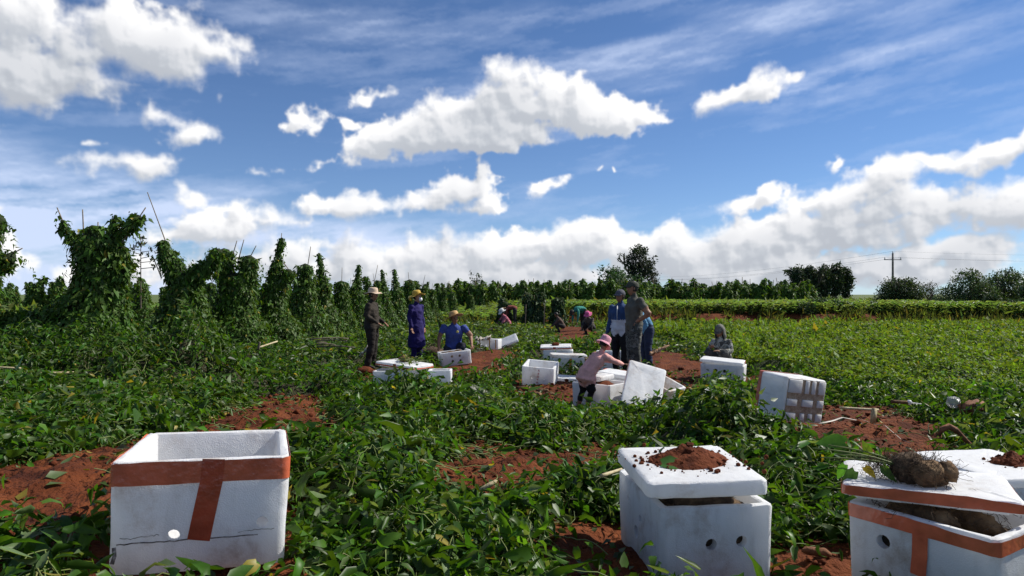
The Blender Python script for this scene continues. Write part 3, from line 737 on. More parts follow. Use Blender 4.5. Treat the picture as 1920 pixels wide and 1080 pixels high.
def tree(name, x, y, z, height, label, cat="tree", seed=0, spread=.8, levels=3, first=.4, nleaf=3500, lsize=.3, clump=.5, base=(.030, .055, .016), squash=1.0, group=None, up=.6, kids=(3, 5), trunk_mat=None, lean=(0, 0), blobs=None):
    rng = np.random.default_rng(seed)
    segs, tips = branching(rng, (0, 0, 0), height, spread, levels, lean, first, up, kids)
    top = max(t[0][2] for t in tips); k = height / top
    e = empty(name, (x, y, z))
    V = []; Q = []; off = 0
    for pts, r in segs:
        v, q = tubes((pts * k)[None], (r * k)[None], 6); V.append(v); Q.append(q + off); off += len(v)
    link("trunk", new_mesh("trunk", np.concatenate(V), np.concatenate(Q), smooth_shade=True), trunk_mat or M_bark, e)
    tp = np.array([t[0] for t in tips]) * k
    if blobs:                                     # crown masses: (x, z, rx, rz) in tree heights
        q = []
        for (bx, bz, rx, rz) in blobs:
            m_ = max(8, int(260 * rx * rz / .05)); d_ = unit(rng.normal(size=(m_, 3))) * (rng.random((m_, 1)) ** .33)
            q.append(d_ * np.array((rx, rx * .8, rz)) * height + np.array((bx, 0, bz)) * height)
        tp = np.concatenate(q + [tp]); tp = tp[tp[:, 2] > .03 * height]
    ci = rng.integers(0, len(tp), nleaf)
    cr = clump * (.5 + rng.random(len(tp))) * (.45 if blobs else 1)
    pos = tp[ci] + rng.normal(size=(nleaf, 3)) * cr[ci][:, None] * np.array((1, 1, .75 * squash)) * .62
    ax = rng.normal(size=(nleaf, 3)); ax[:, 2] -= .5
    tone = (.65 + .7 * rng.random(len(tp)))[ci]
    col = leaf_cols(nleaf, rng, base, .22, .0, .03) * tone[:, None]
    me = leaf_mesh("crown", [(pos, ax, rng.normal(size=(nleaf, 3)) + np.array((0, 0, .6)), lsize * np.exp(rng.normal(size=nleaf) * .3), .45 + .2 * rng.random(nleaf), .3 * rng.normal(size=nleaf), .2 * rng.random(nleaf), col, 1)], M_tree)
    link("crown", me, None, e)
    tag(e, label, cat, group)
    return e
def at_d(px, d): return (px - 960) / F * d
def build_trees():
    tree("eucalyptus_tree", at_d(1197, 105), 105, .3, 8.9, "tall airy eucalyptus tree with see-through drooping crown", seed=12, spread=.85, levels=3, first=.30, nleaf=4300, lsize=.34, clump=.85, base=(.028, .042, .022), up=.9, blobs=[(0, .86, .13, .12), (-.08, .68, .15, .13), (.13, .62, .14, .13), (.22, .45, .12, .11), (.02, .5, .13, .12), (-.12, .48, .08, .1), (.28, .33, .07, .07)])
    tree("broadleaf_tree", at_d(1160, 100), 100, .3, 5.0, "small bright green tree beside the tall airy eucalyptus", seed=9, spread=.9, levels=2, first=.5, nleaf=1800, lsize=.4, clump=.8, base=(.04, .095, .03))
    tree("broadleaf_tree", at_d(1150, 92), 92, .3, 3.1, "low dark bush-like tree at the foot of the bright green one", seed=10, spread=1.0, levels=2, first=.5, nleaf=900, lsize=.35, clump=.6, base=(.025, .055, .02))
    ordn = ["first", "third", "fourth", "fifth", "sixth", "second"]
    for i, (px, h, sd) in enumerate(((1497, 6.2, 31), (1518, 6.6, 32), (1545, 6.5, 33), (1566, 6.9, 34), (1584, 6.5, 35), (1532, 5.6, 36))):
        tree("eucalyptus_tree", at_d(px, 118 + i), 118 + i, .2, h, "dark eucalyptus of the grove, %s of six counted from the lone eucalyptus side" % ordn[i], seed=sd, spread=.42, levels=3, first=.3, nleaf=3600, lsize=.42, clump=.62, base=(.028, .050, .022), group="grove behind the vine band", up=1.0, blobs=[(0, .72, .17, .26), (.05, .45, .16, .22), (-.07, .58, .14, .2), (.08, .62, .13, .2), (0, .25, .12, .15)])
    tree("acacia_tree", at_d(1688, 56), 56, .3, 2.75, "round-topped dark green tree at the foot of the tall power pole", seed=41, spread=1.25, levels=3, first=.22, nleaf=9000, lsize=.15, clump=.46, base=(.046, .082, .027), up=.5, blobs=[(0, .62, .55, .34), (-.35, .5, .35, .25), (.4, .5, .35, .28), (0, .25, .5, .2), (-.6, .25, .25, .16), (.2, .8, .2, .14)])
    tree("acacia_tree", at_d(1738, 57), 57, .3, 2.3, "sparse half-bare tree next to the round-topped one", seed=42, spread=.95, levels=3, first=.35, nleaf=900, lsize=.12, clump=.35, base=(.045, .06, .03), up=.6)
    tree("acacia_tree", at_d(1815, 46), 46, .2, 3.15, "feathery green bush tree leaning towards the field, beside a denser one", seed=44, spread=1.2, levels=3, first=.16, nleaf=9500, lsize=.14, clump=.42, base=(.060, .105, .036), up=.7, blobs=[(0, .55, .42, .40), (-.35, .35, .32, .28), (.35, .4, .35, .32), (-.55, .15, .2, .14), (.1, .85, .16, .13), (0, .15, .6, .18)])
    tree("acacia_tree", at_d(1885, 47), 47, .2, 3.25, "dense dark bush tree at the field's far corner", seed=46, spread=1.25, levels=3, first=.16, nleaf=11000, lsize=.14, clump=.45, base=(.055, .10, .034), up=.6, blobs=[(0, .5, .5, .42), (.35, .4, .35, .34), (-.35, .45, .32, .34), (.1, .8, .25, .16), (0, .15, .7, .2)])
    tree("shrub", at_d(1955, 44), 44, .2, 2.3, "green shrub beyond the dense dark bush tree", "shrub", seed=47, spread=1.1, levels=3, first=.25, nleaf=3500, lsize=.15, clump=.4, base=(.045, .085, .03))
    for i, (px, d, h, n_) in enumerate(((1545, 36.6, 1.0, 1300), (1512, 36.2, .8, 900), (1580, 37, .9, 900), (1635, 37.5, .9, 900), (1862, 39, 1.3, 1600), (1800, 40, .9, 900), (1900, 38, 1.0, 1000), (1755, 60, 1.2, 700))):
        tree("shrub", at_d(px, d), d, .25, h, "one of the small wild shrubs growing along the field bank", "shrub", seed=60 + i, spread=1.1, levels=2, first=.3, nleaf=n_, lsize=.11, clump=.26, base=(.045, .082, .026), group="shrubs along the field bank")
    tree("slender_tree", at_d(891, 110), 110, .2, 4.9, "lone spindly tree with a small tuft of leaves on top", seed=71, spread=.35, levels=2, first=.75, nleaf=130, lsize=.35, clump=.35, base=(.03, .05, .03), up=1.2)
    # the flower stalk of an agave, like a candelabra
    rng = np.random.default_rng(5); d = 30.0; e = empty("agave_stalk", (at_d(264, d), d, 0)); h = 4.1
    rod("stalk", (0, 0, 0), (0, 0, h), .035, M_bark, e, .012)
    for i in range(15):
        z = 2.7 + 1.35 * i / 15; ln = .55 * (1.08 - (i / 15) ** 1.4); a = i * 2.4
        b = rod("branch", (0, 0, z), (math.cos(a) * ln, math.sin(a) * ln * .6, z + .06), .018, M_bark, e, .014, 5)
        tuft = rng.normal(size=(9, 3)) * .045 + np.array((math.cos(a) * ln, math.sin(a) * ln * .6, z + .1))
        k = 9
        me = leaf_mesh("tuft", [(tuft, rng.normal(size=(k, 3)) + np.array((0, 0, 1.)), rng.normal(size=(k, 3)), np.full(k, .17), np.full(k, .6), np.zeros(k), np.full(k, .2), leaf_cols(k, rng, (.05, .06, .035)), 1)], M_tree)
        link("flower_tuft", me, None, b)
    tag(e, "bare candelabra-like agave flower stalk rising behind the vine towers", "plant")
build_trees()

# ------------------------------------------------------------------ power poles and wires
M_conc = noise_mat("weathered_concrete", [(.10, .085, .075), (.17, .15, .135), (.24, .22, .2)], scale=6, rough=.9, bump=.2)
M_metal = plain("galvanised_steel", (.25, .25, .26), .5)
M_porc = plain("porcelain", (.55, .52, .5), .3)
M_wire = plain("wire", (.06, .06, .065), .5)
def build_poles():
    spots = [(112.0, 74.0, 7.2), (50.2, 90.0, 7.15), (39.8, 200.0, 6.6), (6.6, 300.0, 6.6)]
    tops = []
    for i, (x, y, h) in enumerate(spots):
        d = Vector((spots[min(i + 1, 3)][0] - spots[max(i - 1, 0)][0], spots[min(i + 1, 3)][1] - spots[max(i - 1, 0)][1], 0)).normalized()
        c = Vector((1, 0, 0)) if i != 0 else Vector((.4, .9, 0)).normalized()
        e = empty("power_pole", (x, y, 0))
        rod("shaft", (0, 0, -.2), (0, 0, h - .15), .17, M_conc, e, .11, 10)
        arm = rod("crossarm", tuple(-c * 1.15 + Vector((0, 0, h - 1.0))), tuple(c * 1.15 + Vector((0, 0, h - 1.0))), .06, M_metal, e, .06, 6)
        ends = []
        for q in (-c * 1.05 + Vector((0, 0, h - .95)), c * 1.05 + Vector((0, 0, h - .95)), Vector((0, 0, h - .17))):
            rod("insulator", tuple(q), tuple(q + Vector((0, 0, .28))), .07, M_porc, e, .05, 8); ends.append(Vector((x, y, 0)) + q + Vector((0, 0, .27)))
        tops.append(ends)
        if i: tag(e, ["", "tall power pole with crossarm rising behind the round-topped tree", "distant power pole beside the tall airy eucalyptus", "tiny far power pole above the Y-shaped vine tower"][i], "power pole")
        else: tag(e, "power pole where the wires end beyond the bush trees", "power pole")
    for i in range(3):
        for k in range(3):
            a, b = tops[i][k], tops[i + 1][k]
            t = np.linspace(0, 1, 24)[:, None]; p = np.array(a) * (1 - t) + np.array(b) * t; p[:, 2] -= (4 * t * (1 - t))[:, 0] * 1.0
            V, q = tubes(p[None], np.full((1, 24), .006 + .005 * i), 4)
            o = link("power_line", new_mesh("power_line", V, q), M_wire)
            tag(o, ["thin power line running from the tall power pole over the bush trees", "thin power line sagging between the tall pole and the eucalyptus", "thin power line between the two distant poles"][i], "power line", "wires of the power line, span %s" % ("one", "two", "three")[i])
build_poles()

# ------------------------------------------------------------------ maize, bank weeds, field crop
M_maize = leaf_mat("maize_leaf", trans=.45, rough=.5, spec=.35)
def crop_top(x, y):
    return (.06 + .40 * fbm2(x * 1.15, y * 1.15, 3, .55, 70) ** 1.6 + .06 * fbm2(x * 4, y * 4, 2, .5, 74)) * (1 - .55 * smooth(27, 33, y))
def build_fields():
    rng = np.random.default_rng(33)
    n = 9000
    y = BANK_Y + 1.6 + rng.random(n) ** 1.4 * 22; x = -8 + rng.random(n) * 46
    y = np.where(rng.random(n) < .35, BANK_Y + 1.6 + rng.random(n) * 3, y)
    x = np.round(x / .55) * .55 + rng.normal(size=n) * .08
    h = (.50 + .20 * rng.random(n)) * smooth(36, 30, x)
    ok = h > .2; x, y, h = x[ok], y[ok], h[ok]; n = len(x)
    z = ground_z(x, y)
    K = 6
    a = rng.random((n, K)) * 6.28; zz = z[:, None] + h[:, None] * (.25 + .7 * np.arange(K)[None] / K)
    pos = np.stack([x[:, None] + 0 * a, y[:, None] + 0 * a, zz], -1).reshape(-1, 3)
    up = .8 + .4 * rng.random((n, K)); ax = np.stack([np.cos(a), np.sin(a), up], -1).reshape(-1, 3)
    nr = np.stack([-np.cos(a) * .8, -np.sin(a) * .8, 1 + 0 * a], -1).reshape(-1, 3)
    m = n * K
    col = leaf_cols(m, rng, (.12, .20, .075), .22, .0, .10)
    me = leaf_mesh("maize", [(pos, ax, nr, np.repeat(h, K) * (.6 + .2 * rng.random(m)), .13 + .05 * rng.random(m), 1.2 + .5 * rng.random(m), .3 * rng.random(m), col, 1)], M_maize)
    o = link("maize_plants", me); tag(o, "young maize crop with shiny strap leaves on the low terrace", "maize", kind="stuff")
    # weeds on the bank face and the grass
    n = 9000; x = -10 + rng.random(n) * 62; y = BANK_Y - .6 + rng.random(n) * 2.4 + .02 * x; 
    keep = (fbm2(x * .9, y * .9, 3, .5, 80) > .53) | (y > BANK_Y + 1.3 + .02 * x) | (rng.random(n) < .05) | (x > 19)
    x, y = x[keep], y[keep]; n = len(x); K = 3
    p = np.stack([x, y, ground_z(x, y)], -1).repeat(K, 0) + rng.normal(size=(n * K, 3)) * .04
    ax = rng.normal(size=(n * K, 3)) * .5; ax[:, 2] = 1
    me = leaf_mesh("bank_weeds", [(p, ax, rng.normal(size=(n * K, 3)), .28 * np.exp(rng.normal(size=n * K) * .35), .16 + .1 * rng.random(n * K), .5 + .4 * rng.random(n * K), .2 * rng.random(n * K), leaf_cols(n * K, rng, (.075, .10, .03), .25, .03, .05), 1)], M_crop)
    o = link("bank_grass", me); tag(o, "rough grass and weeds on the red earth bank below the maize", "grass", kind="stuff")
    # distant ground cover between the far rows (pale grass)
    n = 16000; y = 30 + rng.random(n) ** .8 * 75; x = (rng.random(n) * 2 - 1) * y * .85
    ok = ((x < -9) & (y > 26)) | (y > 58) | (x > 30); x, y = x[ok], y[ok]; n = len(x)
    p = np.stack([x, y, ground_z(x, y)], -1); ax = rng.normal(size=(n, 3)) * .8; ax[:, 2] = .8
    me = leaf_mesh("far_grass", [(p, ax, rng.normal(size=(n, 3)) + np.array((0, 0, 1.)), .55 * np.exp(rng.normal(size=n) * .3) , .5 + .3 * rng.random(n), .6 * rng.random(n), .2 * rng.random(n), leaf_cols(n, rng, (.10, .15, .035), .2, .0, .05), 1)], M_crop)
    o = link("meadow_grass", me); tag(o, "pale green grass on the open ground between the far rows", "grass", kind="stuff")
    ys = np.concatenate([np.linspace(57, 130, 40), np.geomspace(140, 4400, 14)]); t = np.linspace(-1.1, 1.1, 40); Y, T = np.meshgrid(ys, t, indexing='ij'); X = T * Y
    Z = np.where(Y < 120, ground_z(X, Y) + .05, .08); idx = np.arange(X.size).reshape(X.shape)
    o = link("meadow", new_mesh("meadow", np.stack([X, Y, Z], -1).reshape(-1, 3), np.stack([idx[:-1, :-1], idx[:-1, 1:], idx[1:, 1:], idx[1:, :-1]], -1).reshape(-1, 4), smooth_shade=True), M_meadow); o["kind"] = "structure"
    # the low creeping crop on the field
    ys = 6.0 * (40 / 6.0) ** np.linspace(0, 1, 190); t = np.linspace(0, 1.25, 210)
    Y, T = np.meshgrid(ys, t, indexing='ij'); X = T * (Y + 2) + .0
    sd = crop_sd(X, Y); e = smooth(.15, -.35, sd)
    Z = ground_z(X, Y) + (crop_top(X, Y) - .07) * e - .06 * (1 - e)
    idx = np.arange(X.size).reshape(X.shape); q = np.stack([idx[:-1, :-1], idx[:-1, 1:], idx[1:, 1:], idx[1:, :-1]], -1).reshape(-1, 4)
    inside = (sd < .3).ravel(); q = q[inside[q].all(1) & (Y.ravel()[q].max(1) < BANK_Y - .3)]
    o = link("crop_field", new_mesh("crop_field", np.stack([X, Y, Z], -1).reshape(-1, 3), q, smooth_shade=True), M_cropbed); o["kind"] = "structure"
    bat = []
    for (n, y0, y1, ls, lod, pw) in ((60000, 6.2, 12, .062, 2, 1.5), (120000, 11.5, 23, .085, 1, 1.4), (95000, 21, BANK_Y - .9, .135, 1, 1.3)):
        u = rng.random(n); y = (y0 ** pw + u * (y1 ** pw - y0 ** pw)) ** (1 / pw); x = rng.random(n) * (y * .86 + 2.0) + .0
        sd = crop_sd(x, y); k = (sd < -.05) & clear_mask(x, y); x, y = x[k], y[k]; n = len(x)
        top = crop_top(x, y)
        z = ground_z(x, y) + top + (rng.random(n) - .45) * .10
        nr = surf_normal(lambda a, b: crop_top(a, b) * 1.3, x, y) + rng.normal(size=(n, 3)) * .42
        ax = rng.normal(size=(n, 3)) * np.array((1, 1, .35)); ax[:, 2] += .12
        tone = .72 + .56 * fbm2(x * .9, y * .9, 3, .5, 90)
        col = leaf_cols(n, rng, (.098, .172, .019), .22, .006, .03) * tone[:, None]
        bat.append((np.stack([x, y, z], -1), ax, nr, ls * np.exp(rng.normal(size=n) * .28), .55 + .25 * rng.random(n), .4 + .4 * rng.normal(size=n), .1 + .3 * np.abs(rng.normal(size=n)), col, lod))
    # upright shoots
    n = 6000; y = 7 + rng.random(n) ** .8 * 25; x = rng.random(n) * (y * .86 + 2); k = (crop_sd(x, y) < -.1) & clear_mask(x, y); x, y = x[k], y[k]; n = len(x); K = 5
    b0 = np.stack([x, y, ground_z(x, y) + crop_top(x, y)], -1); dv = rng.normal(size=(n, 3)) * .45; dv[:, 2] = 1; dv = unit(dv)
    s = np.arange(1, K + 1) / K * (.16 + .16 * rng.random((n, 1)))
    pp = (b0[:, None] + dv[:, None] * s[..., None]).reshape(-1, 3); m = n * K
    bat.append((pp, rng.normal(size=(m, 3)) * .7 + np.array((0, 0, .3)), rng.normal(size=(m, 3)) * .5 + np.array((0, 0, 1.)), .075 * np.exp(rng.normal(size=m) * .25) * np.repeat(np.clip(y / 13, .8, 1.8), K), .5 + .2 * rng.random(m), .5 * rng.random(m), .3 * rng.random(m), leaf_cols(m, rng, (.11, .18, .025), .2, .01, .02), 1))
    o = link("crop_foliage", leaf_mesh("crop_foliage", bat, M_crop)); tag(o, "dense low yellow-green creeping crop covering the field", "crop", kind="stuff")
M_cropbed = noise_mat("crop_bed", [(.02, .032, .008), (.035, .055, .012), (.05, .06, .018)], scale=18, detail=8, rough=.95, bump=1.0, bscale=40, dist=.06)
M_meadow = noise_mat("meadow_turf", [(.05, .075, .02), (.085, .12, .03), (.12, .14, .045)], scale=.4, detail=8, rough=.95, bump=.6, bscale=3, dist=.2)

# ------------------------------------------------------------------ foam crates and lids
M_foam = [foam_mat("expanded_foam", d, s) for d, s in ((.75, 1.0), (.9, 2.3), (.55, 3.7), (1.0, 5.1), (.5, 6.6))]
M_foam_brown = foam_mat("stained_foam", 1.6, 8.2, (.36, .23, .12))
M_red = tape_mat("red_tape", (.54, .125, .062)); M_red_dark = tape_mat("red_tape_doubled", (.40, .07, .035))
M_orange = tape_mat("orange_tape", (.55, .27, .05)); M_ink = plain("red_ink", (.5, .06, .09), .6)
M_dirtline = noise_mat("grime", [(.04, .035, .03), (.20, .18, .16), (.62, .60, .58)], scale=38, rough=.95, bump=0)
M_groove = noise_mat("muddy_foam", [(.26, .18, .12), (.38, .28, .19), (.50, .40, .30)], scale=25, detail=8, rough=.9, bump=.5)
def film():
    m, nt, b = mat_base("clear_film"); b.inputs["Base Color"].default_value = (.9, .92, .93, 1); b.inputs["Roughness"].default_value = .18; b.inputs["Alpha"].default_value = .45
    b.inputs["Specular IOR Level"].default_value = .8
    no = nt.nodes.new("ShaderNodeTexNoise"); no.inputs["Scale"].default_value = 30; bp = nt.nodes.new("ShaderNodeBump"); bp.inputs["Strength"].default_value = 1.0; bp.inputs["Distance"].default_value = .03
    nt.links.new(no.outputs["Fac"], bp.inputs["Height"]); nt.links.new(bp.outputs[0], b.inputs["Normal"]); return m
M_film = film()
def outline(w, d, r, n=5, m=7):
    pts = []
    for (cx, cy, a0) in ((w / 2 - r, d / 2 - r, 0), (-w / 2 + r, d / 2 - r, 90), (-w / 2 + r, -d / 2 + r, 180), (w / 2 - r, -d / 2 + r, 270)):
        for i in range(n + 1):
            a = math.radians(a0 + 90 * i / n); pts.append((cx + r * math.cos(a), cy + r * math.sin(a)))
    # points along the straight sides
    out = []
    N = len(pts)
    for i in range(N):
        a, b = pts[i], pts[(i + 1) % N]; out.append(a)
        if (i + 1) % (n + 1) == 0:
            for k in range(1, m): out.append((a[0] + (b[0] - a[0]) * k / m, a[1] + (b[1] - a[1]) * k / m))
    return np.array(out)
def loft(rings, cap0=True, cap1=True, jitter=0.0, rng=None):
    n = len(rings[0]); V = np.concatenate(rings)
    if jitter: V = V + rng.normal(size=V.shape) * jitter
    idx = np.arange(len(V)).reshape(len(rings), n); nx = np.roll(idx, -1, 1)
    flat = list(np.stack([idx[:-1], nx[:-1], nx[1:], idx[1:]], -1).ravel()); sizes = [4] * ((len(rings) - 1) * n)
    if cap0: flat += list(idx[0][::-1]); sizes.append(n)
    if cap1: flat += list(idx[-1]); sizes.append(n)
    return V, np.array(flat), sizes
def ring(w, d, r, z, **k):
    o = outline(w, d, max(r, .004), **k); return np.concatenate([o, np.full((len(o), 1), z)], 1)
def sharpen(me, ang=35):
    try: me.set_sharp_from_angle(angle=math.radians(ang))
    except Exception: pass
def crate_body(W, D, H, t=.04, taper=.975, seed=0, holes=()):
    rng = np.random.default_rng(seed)
    def s(z): return taper + (1 - taper) * z / H
    rs = []
    for z, ins in ((0, .012), (.006, .004), (.02, 0), (H * .35, 0), (H * .7, 0), (H - .012, 0), (H - .003, .003), (H, .008)):
        rs.append(ring(W * s(z) - 2 * ins, D * s(z) - 2 * ins, .030, z))
    for z, ins in ((H, t - .010), (H - .004, t - .003), (H - .016, t), (H * .5, t + .004), (t + .02, t + .008), (t, t + .02)):
        rs.append(ring(W * s(z) - 2 * ins, D * s(z) - 2 * ins, .018, z))
    V, f, sz = loft(rs, True, True, .0012, rng)
    me = new_mesh("crate", V, f, sz, smooth_shade=True)
    if holes:
        o = bpy.data.objects.new("tmp", me); COL.objects.link(o)
        cutters = []
        for (face, u, v, r) in holes:
            bm = bmesh.new()
            c = {'F': Vector((u * W / 2, -D / 2 * s(v * H), v * H)), 'L': Vector((-W / 2 * s(v * H), u * D / 2, v * H)), 'R': Vector((W / 2 * s(v * H), u * D / 2, v * H))}[face]
            rot = Matrix.Rotation(math.radians(90), 4, 'X') if face == 'F' else Matrix.Rotation(math.radians(90), 4, 'Y')
            bmesh.ops.create_cone(bm, cap_ends=True, segments=12, radius1=r, radius2=r, depth=.18, matrix=Matrix.Translation(c) @ rot)
            cm = bpy.data.meshes.new("cut"); bm.to_mesh(cm); bm.free()
            co = bpy.data.objects.new("cut", cm); COL.objects.link(co); cutters.append(co)
            md = o.modifiers.new("b", 'BOOLEAN'); md.operation = 'DIFFERENCE'; md.solver = 'EXACT'; md.object = co
        dg = bpy.context.evaluated_depsgraph_get(); dg.update()
        me2 = bpy.data.meshes.new_from_object(o.evaluated_get(dg)); 
        bpy.data.objects.remove(o)
        for c in cutters: bpy.data.objects.remove(c)
        if len(me2.polygons) > 50: me = me2
        for p in me.polygons: p.use_smooth = True
    sharpen(me); return me
def lid_body(W, D, h=.05, seed=0, wave=.002):
    rng = np.random.default_rng(seed + 500); rs = []
    for z, ins in ((-.018, .055), (-.016, .05), (0, .048), (0, .010), (.004, .002), (h * .5, 0), (h - .008, .003), (h - .002, .010), (h, .020), (h, .10), (h - .001, .11), (h - .001, .16)):
        rs.append(ring(W - 2 * ins, D - 2 * ins, .03 if ins < .05 else .02, z))
    V, f, sz = loft(rs, True, True, wave * .6, rng)
    me = new_mesh("lid", V, f, sz, smooth_shade=True); sharpen(me); return me
def band(W, D, z0, z1, taper_fn, off=.0022, seed=0, part=(0, 1), wav=.006):
    """tape round the outside of a crate between two heights"""
    rng = np.random.default_rng(seed + 900)
    a = ring(W * taper_fn(z0), D * taper_fn(z0), .03, z0, n=5, m=14); b = ring(W * taper_fn(z1), D * taper_fn(z1), .03, z1, n=5, m=14)
    n = len(a); i0, i1 = int(part[0] * n), int(part[1] * n)
    def push(r):
        v = r.copy(); c = v[:, :2]; v[:, :2] = c * (1 + 2 * off / np.maximum(np.abs(c).max(0), .01)); return v
    a, b = push(a), push(b); mids = (a + b) / 2
    w = np.convolve(np.tile(rng.normal(size=n), 3), np.ones(5) / 5, 'same')[n:2 * n] * wav
    b[:, 2] += w; a[:, 2] += np.roll(w, 7) * .4
    rows = np.stack([a, mids, b]); sel = np.arange(i0, i1 + 1) % n; rows = rows[:, sel]
    h, k = rows.shape[:2]; idx = np.arange(h * k).reshape(h, k)
    q = np.stack([idx[:-1, :-1], idx[:-1, 1:], idx[1:, 1:], idx[1:, :-1]], -1).reshape(-1, 4)
    me = new_mesh("tape", rows.reshape(-1, 3), q, smooth_shade=True); return me
def strip(face, W, D, H, pts, wd, taper_fn, off=.0035, bent=0.0):
    """a tape strip stuck on the front face along (u, z) points; u in metres from the middle"""
    V = []; n = len(pts)
    for i, (u, z) in enumerate(pts):
        j = min(i + 1, n - 1); k = max(i - 1, 0)
        tu, tz = pts[j][0] - pts[k][0], pts[j][1] - pts[k][1]; L = math.hypot(tu, tz); nu, nz = tz / L, -tu / L
        for sgn in (-1, 0, 1):
            uu, zz = u + nu * wd / 2 * sgn, z + nz * wd / 2 * sgn
            V.append((uu, -D / 2 * taper_fn(zz) - off - (.0008 if sgn == 0 else 0), zz) if face == 'F' else (-W / 2 * taper_fn(zz) - off, uu, zz))
    V = np.array(V); idx = np.arange(len(V)).reshape(n, 3)
    q = np.stack([idx[:-1, :-1], idx[:-1, 1:], idx[1:, 1:], idx[1:, :-1]], -1).reshape(-1, 4)
    return new_mesh("tape", V, q, smooth_shade=True)

def mat_from(loc, yaw=0, pitch=0, roll=0):
    r = math.radians
    return Matrix.Translation(Vector(loc)) @ Matrix.Rotation(r(yaw), 4, 'Z') @ Matrix.Rotation(r(pitch), 4, 'X') @ Matrix.Rotation(r(roll), 4, 'Y')
def crate(label, corner, W, D, H, yaw, pitch=0, roll=0, mat=0, holes=(), seed=0, M=None, clear=True, t=.04, group=None):
    """corner is the front left bottom corner; returns the Empty at the crate's base"""
    if M is None: M = mat_from(corner, yaw, pitch, roll) @ Matrix.Translation((W / 2, D / 2, 0))
    e = empty("foam_crate"); e.matrix_world = M
    link("body", crate_body(W, D, H, t, seed=seed, holes=holes), M_foam[mat] if isinstance(mat, int) else mat, e)
    tag(e, label, "crate", group)
    if clear:
        c = M.translation; CLEAR.append((c.x, c.y, W / 2 + .03, D / 2 + .03, math.radians(yaw)))
    return e
def lid(label, M, W, D, h=.05, mat=0, seed=0, group=None):
    e = empty("crate_lid"); e.matrix_world = M
    link("slab", lid_body(W, D, h, seed), M_foam[mat] if isinstance(mat, int) else mat, e)
    tag(e, label, "lid", group); return e
def tf(H, taper=.975): return lambda z: taper + (1 - taper) * z / H
one = lambda z: 1.0
def gz(x, y): return float(ground_z(np.array([x]), np.array([y]))[0])

def clod(name, loc, size, mat, label=None, cat=None, seed=0, flat=.6, parent=None, group=None, stretch=(1, 1)):
    bm = bmesh.new(); bmesh.ops.create_icosphere(bm, subdivisions=3, radius=1.0)
    rng = np.random.default_rng(seed)
    for v in bm.verts:
        c = v.co; k = 1 + .75 * (float(fbm2(c.x * 1.9 + seed, c.y * 1.9 + c.z * 1.5, 4, .7, seed % 50)) - .5) + rng.normal() * .035
        v.co = Vector((c.x * k * stretch[0], c.y * k * stretch[1], c.z * k * flat)) * size
    o = bm_obj(name, bm, mat, parent); o.location = loc; o.rotation_euler = (0, 0, seed * 1.3)
    if label: tag(o, label, cat, group)
    return o
def soil_pile(label, M, rx, ry, h, seed=0, crumbs=40):
    """loose heap of earth lying on something: a rough mound and its crumbs"""
    n = 46; g = np.linspace(-1.25, 1.25, n); X, Y = np.meshgrid(g, g)
    r = np.hypot(X, Y) * (1 + .55 * (fbm2(X * 1.7, Y * 1.7, 3, .5, seed) - .5))
    k = np.clip(1 - r, 0, 1) ** .8
    Z = h * k * (.35 + 1.3 * fbm2(X * 3.0 + 5, Y * 3.0, 5, .72, seed + 3)) - .004
    ok = (k > 0); idx = np.arange(n * n).reshape(n, n); q = np.stack([idx[:-1, :-1], idx[:-1, 1:], idx[1:, 1:], idx[1:, :-1]], -1).reshape(-1, 4)
    q = q[ok.ravel()[q].any(1)]; V = np.stack([X * rx, Y * ry, Z], -1).reshape(-1, 3); u, inv = np.unique(q, return_inverse=True)
    e = empty("soil_pile"); e.matrix_world = M; tag(e, label, "soil")
    link("mound", new_mesh("mound", V[u], inv.reshape(-1, 4), smooth_shade=True), M_clod, e)
    rng = np.random.default_rng(seed + 7); bm = bmesh.new()
    for i in range(crumbs):
        a = rng.random() * 6.28; d = .75 + abs(rng.normal()) * .45; s = .003 + .009 * rng.random() ** 2
        bmesh.ops.create_icosphere(bm, subdivisions=1, radius=s, matrix=Matrix.Translation((math.cos(a) * d * rx, math.sin(a) * d * ry, s * .6)))
    for i in range(70):
        a = rng.random() * 6.28; d = rng.random() ** .7 * .85; s = .006 + .016 * rng.random() ** 2; zz = h * max(0, 1 - d) * (.5 + .5 * rng.random())
        mm = bmesh.ops.create_icosphere(bm, subdivisions=1, radius=s, matrix=Matrix.Translation((math.cos(a) * d * rx, math.sin(a) * d * ry, zz)))
        for vv in mm["verts"]: vv.co += Vector(rng.normal(size=3) * s * .22)
    o = bm_obj("crumbs", bm, M_clod, e, False); o["kind"] = "stuff"
    return e
M_yam = noise_mat("yam_skin", [(.05, .027, .014), (.13, .075, .035), (.27, .17, .085)], scale=14, detail=8, rough=.9, bump=.8, bscale=50, dist=.01)
M_yam_red = noise_mat("reddish_yam_skin", [(.10, .038, .018), (.18, .075, .035), (.26, .12, .06)], scale=14, detail=8, rough=.85, bump=.6, bscale=50, dist=.008)
M_root = noise_mat("root_hair", [(.035, .022, .014), (.075, .048, .028), (.13, .085, .05)], scale=30, rough=.95, bump=0)
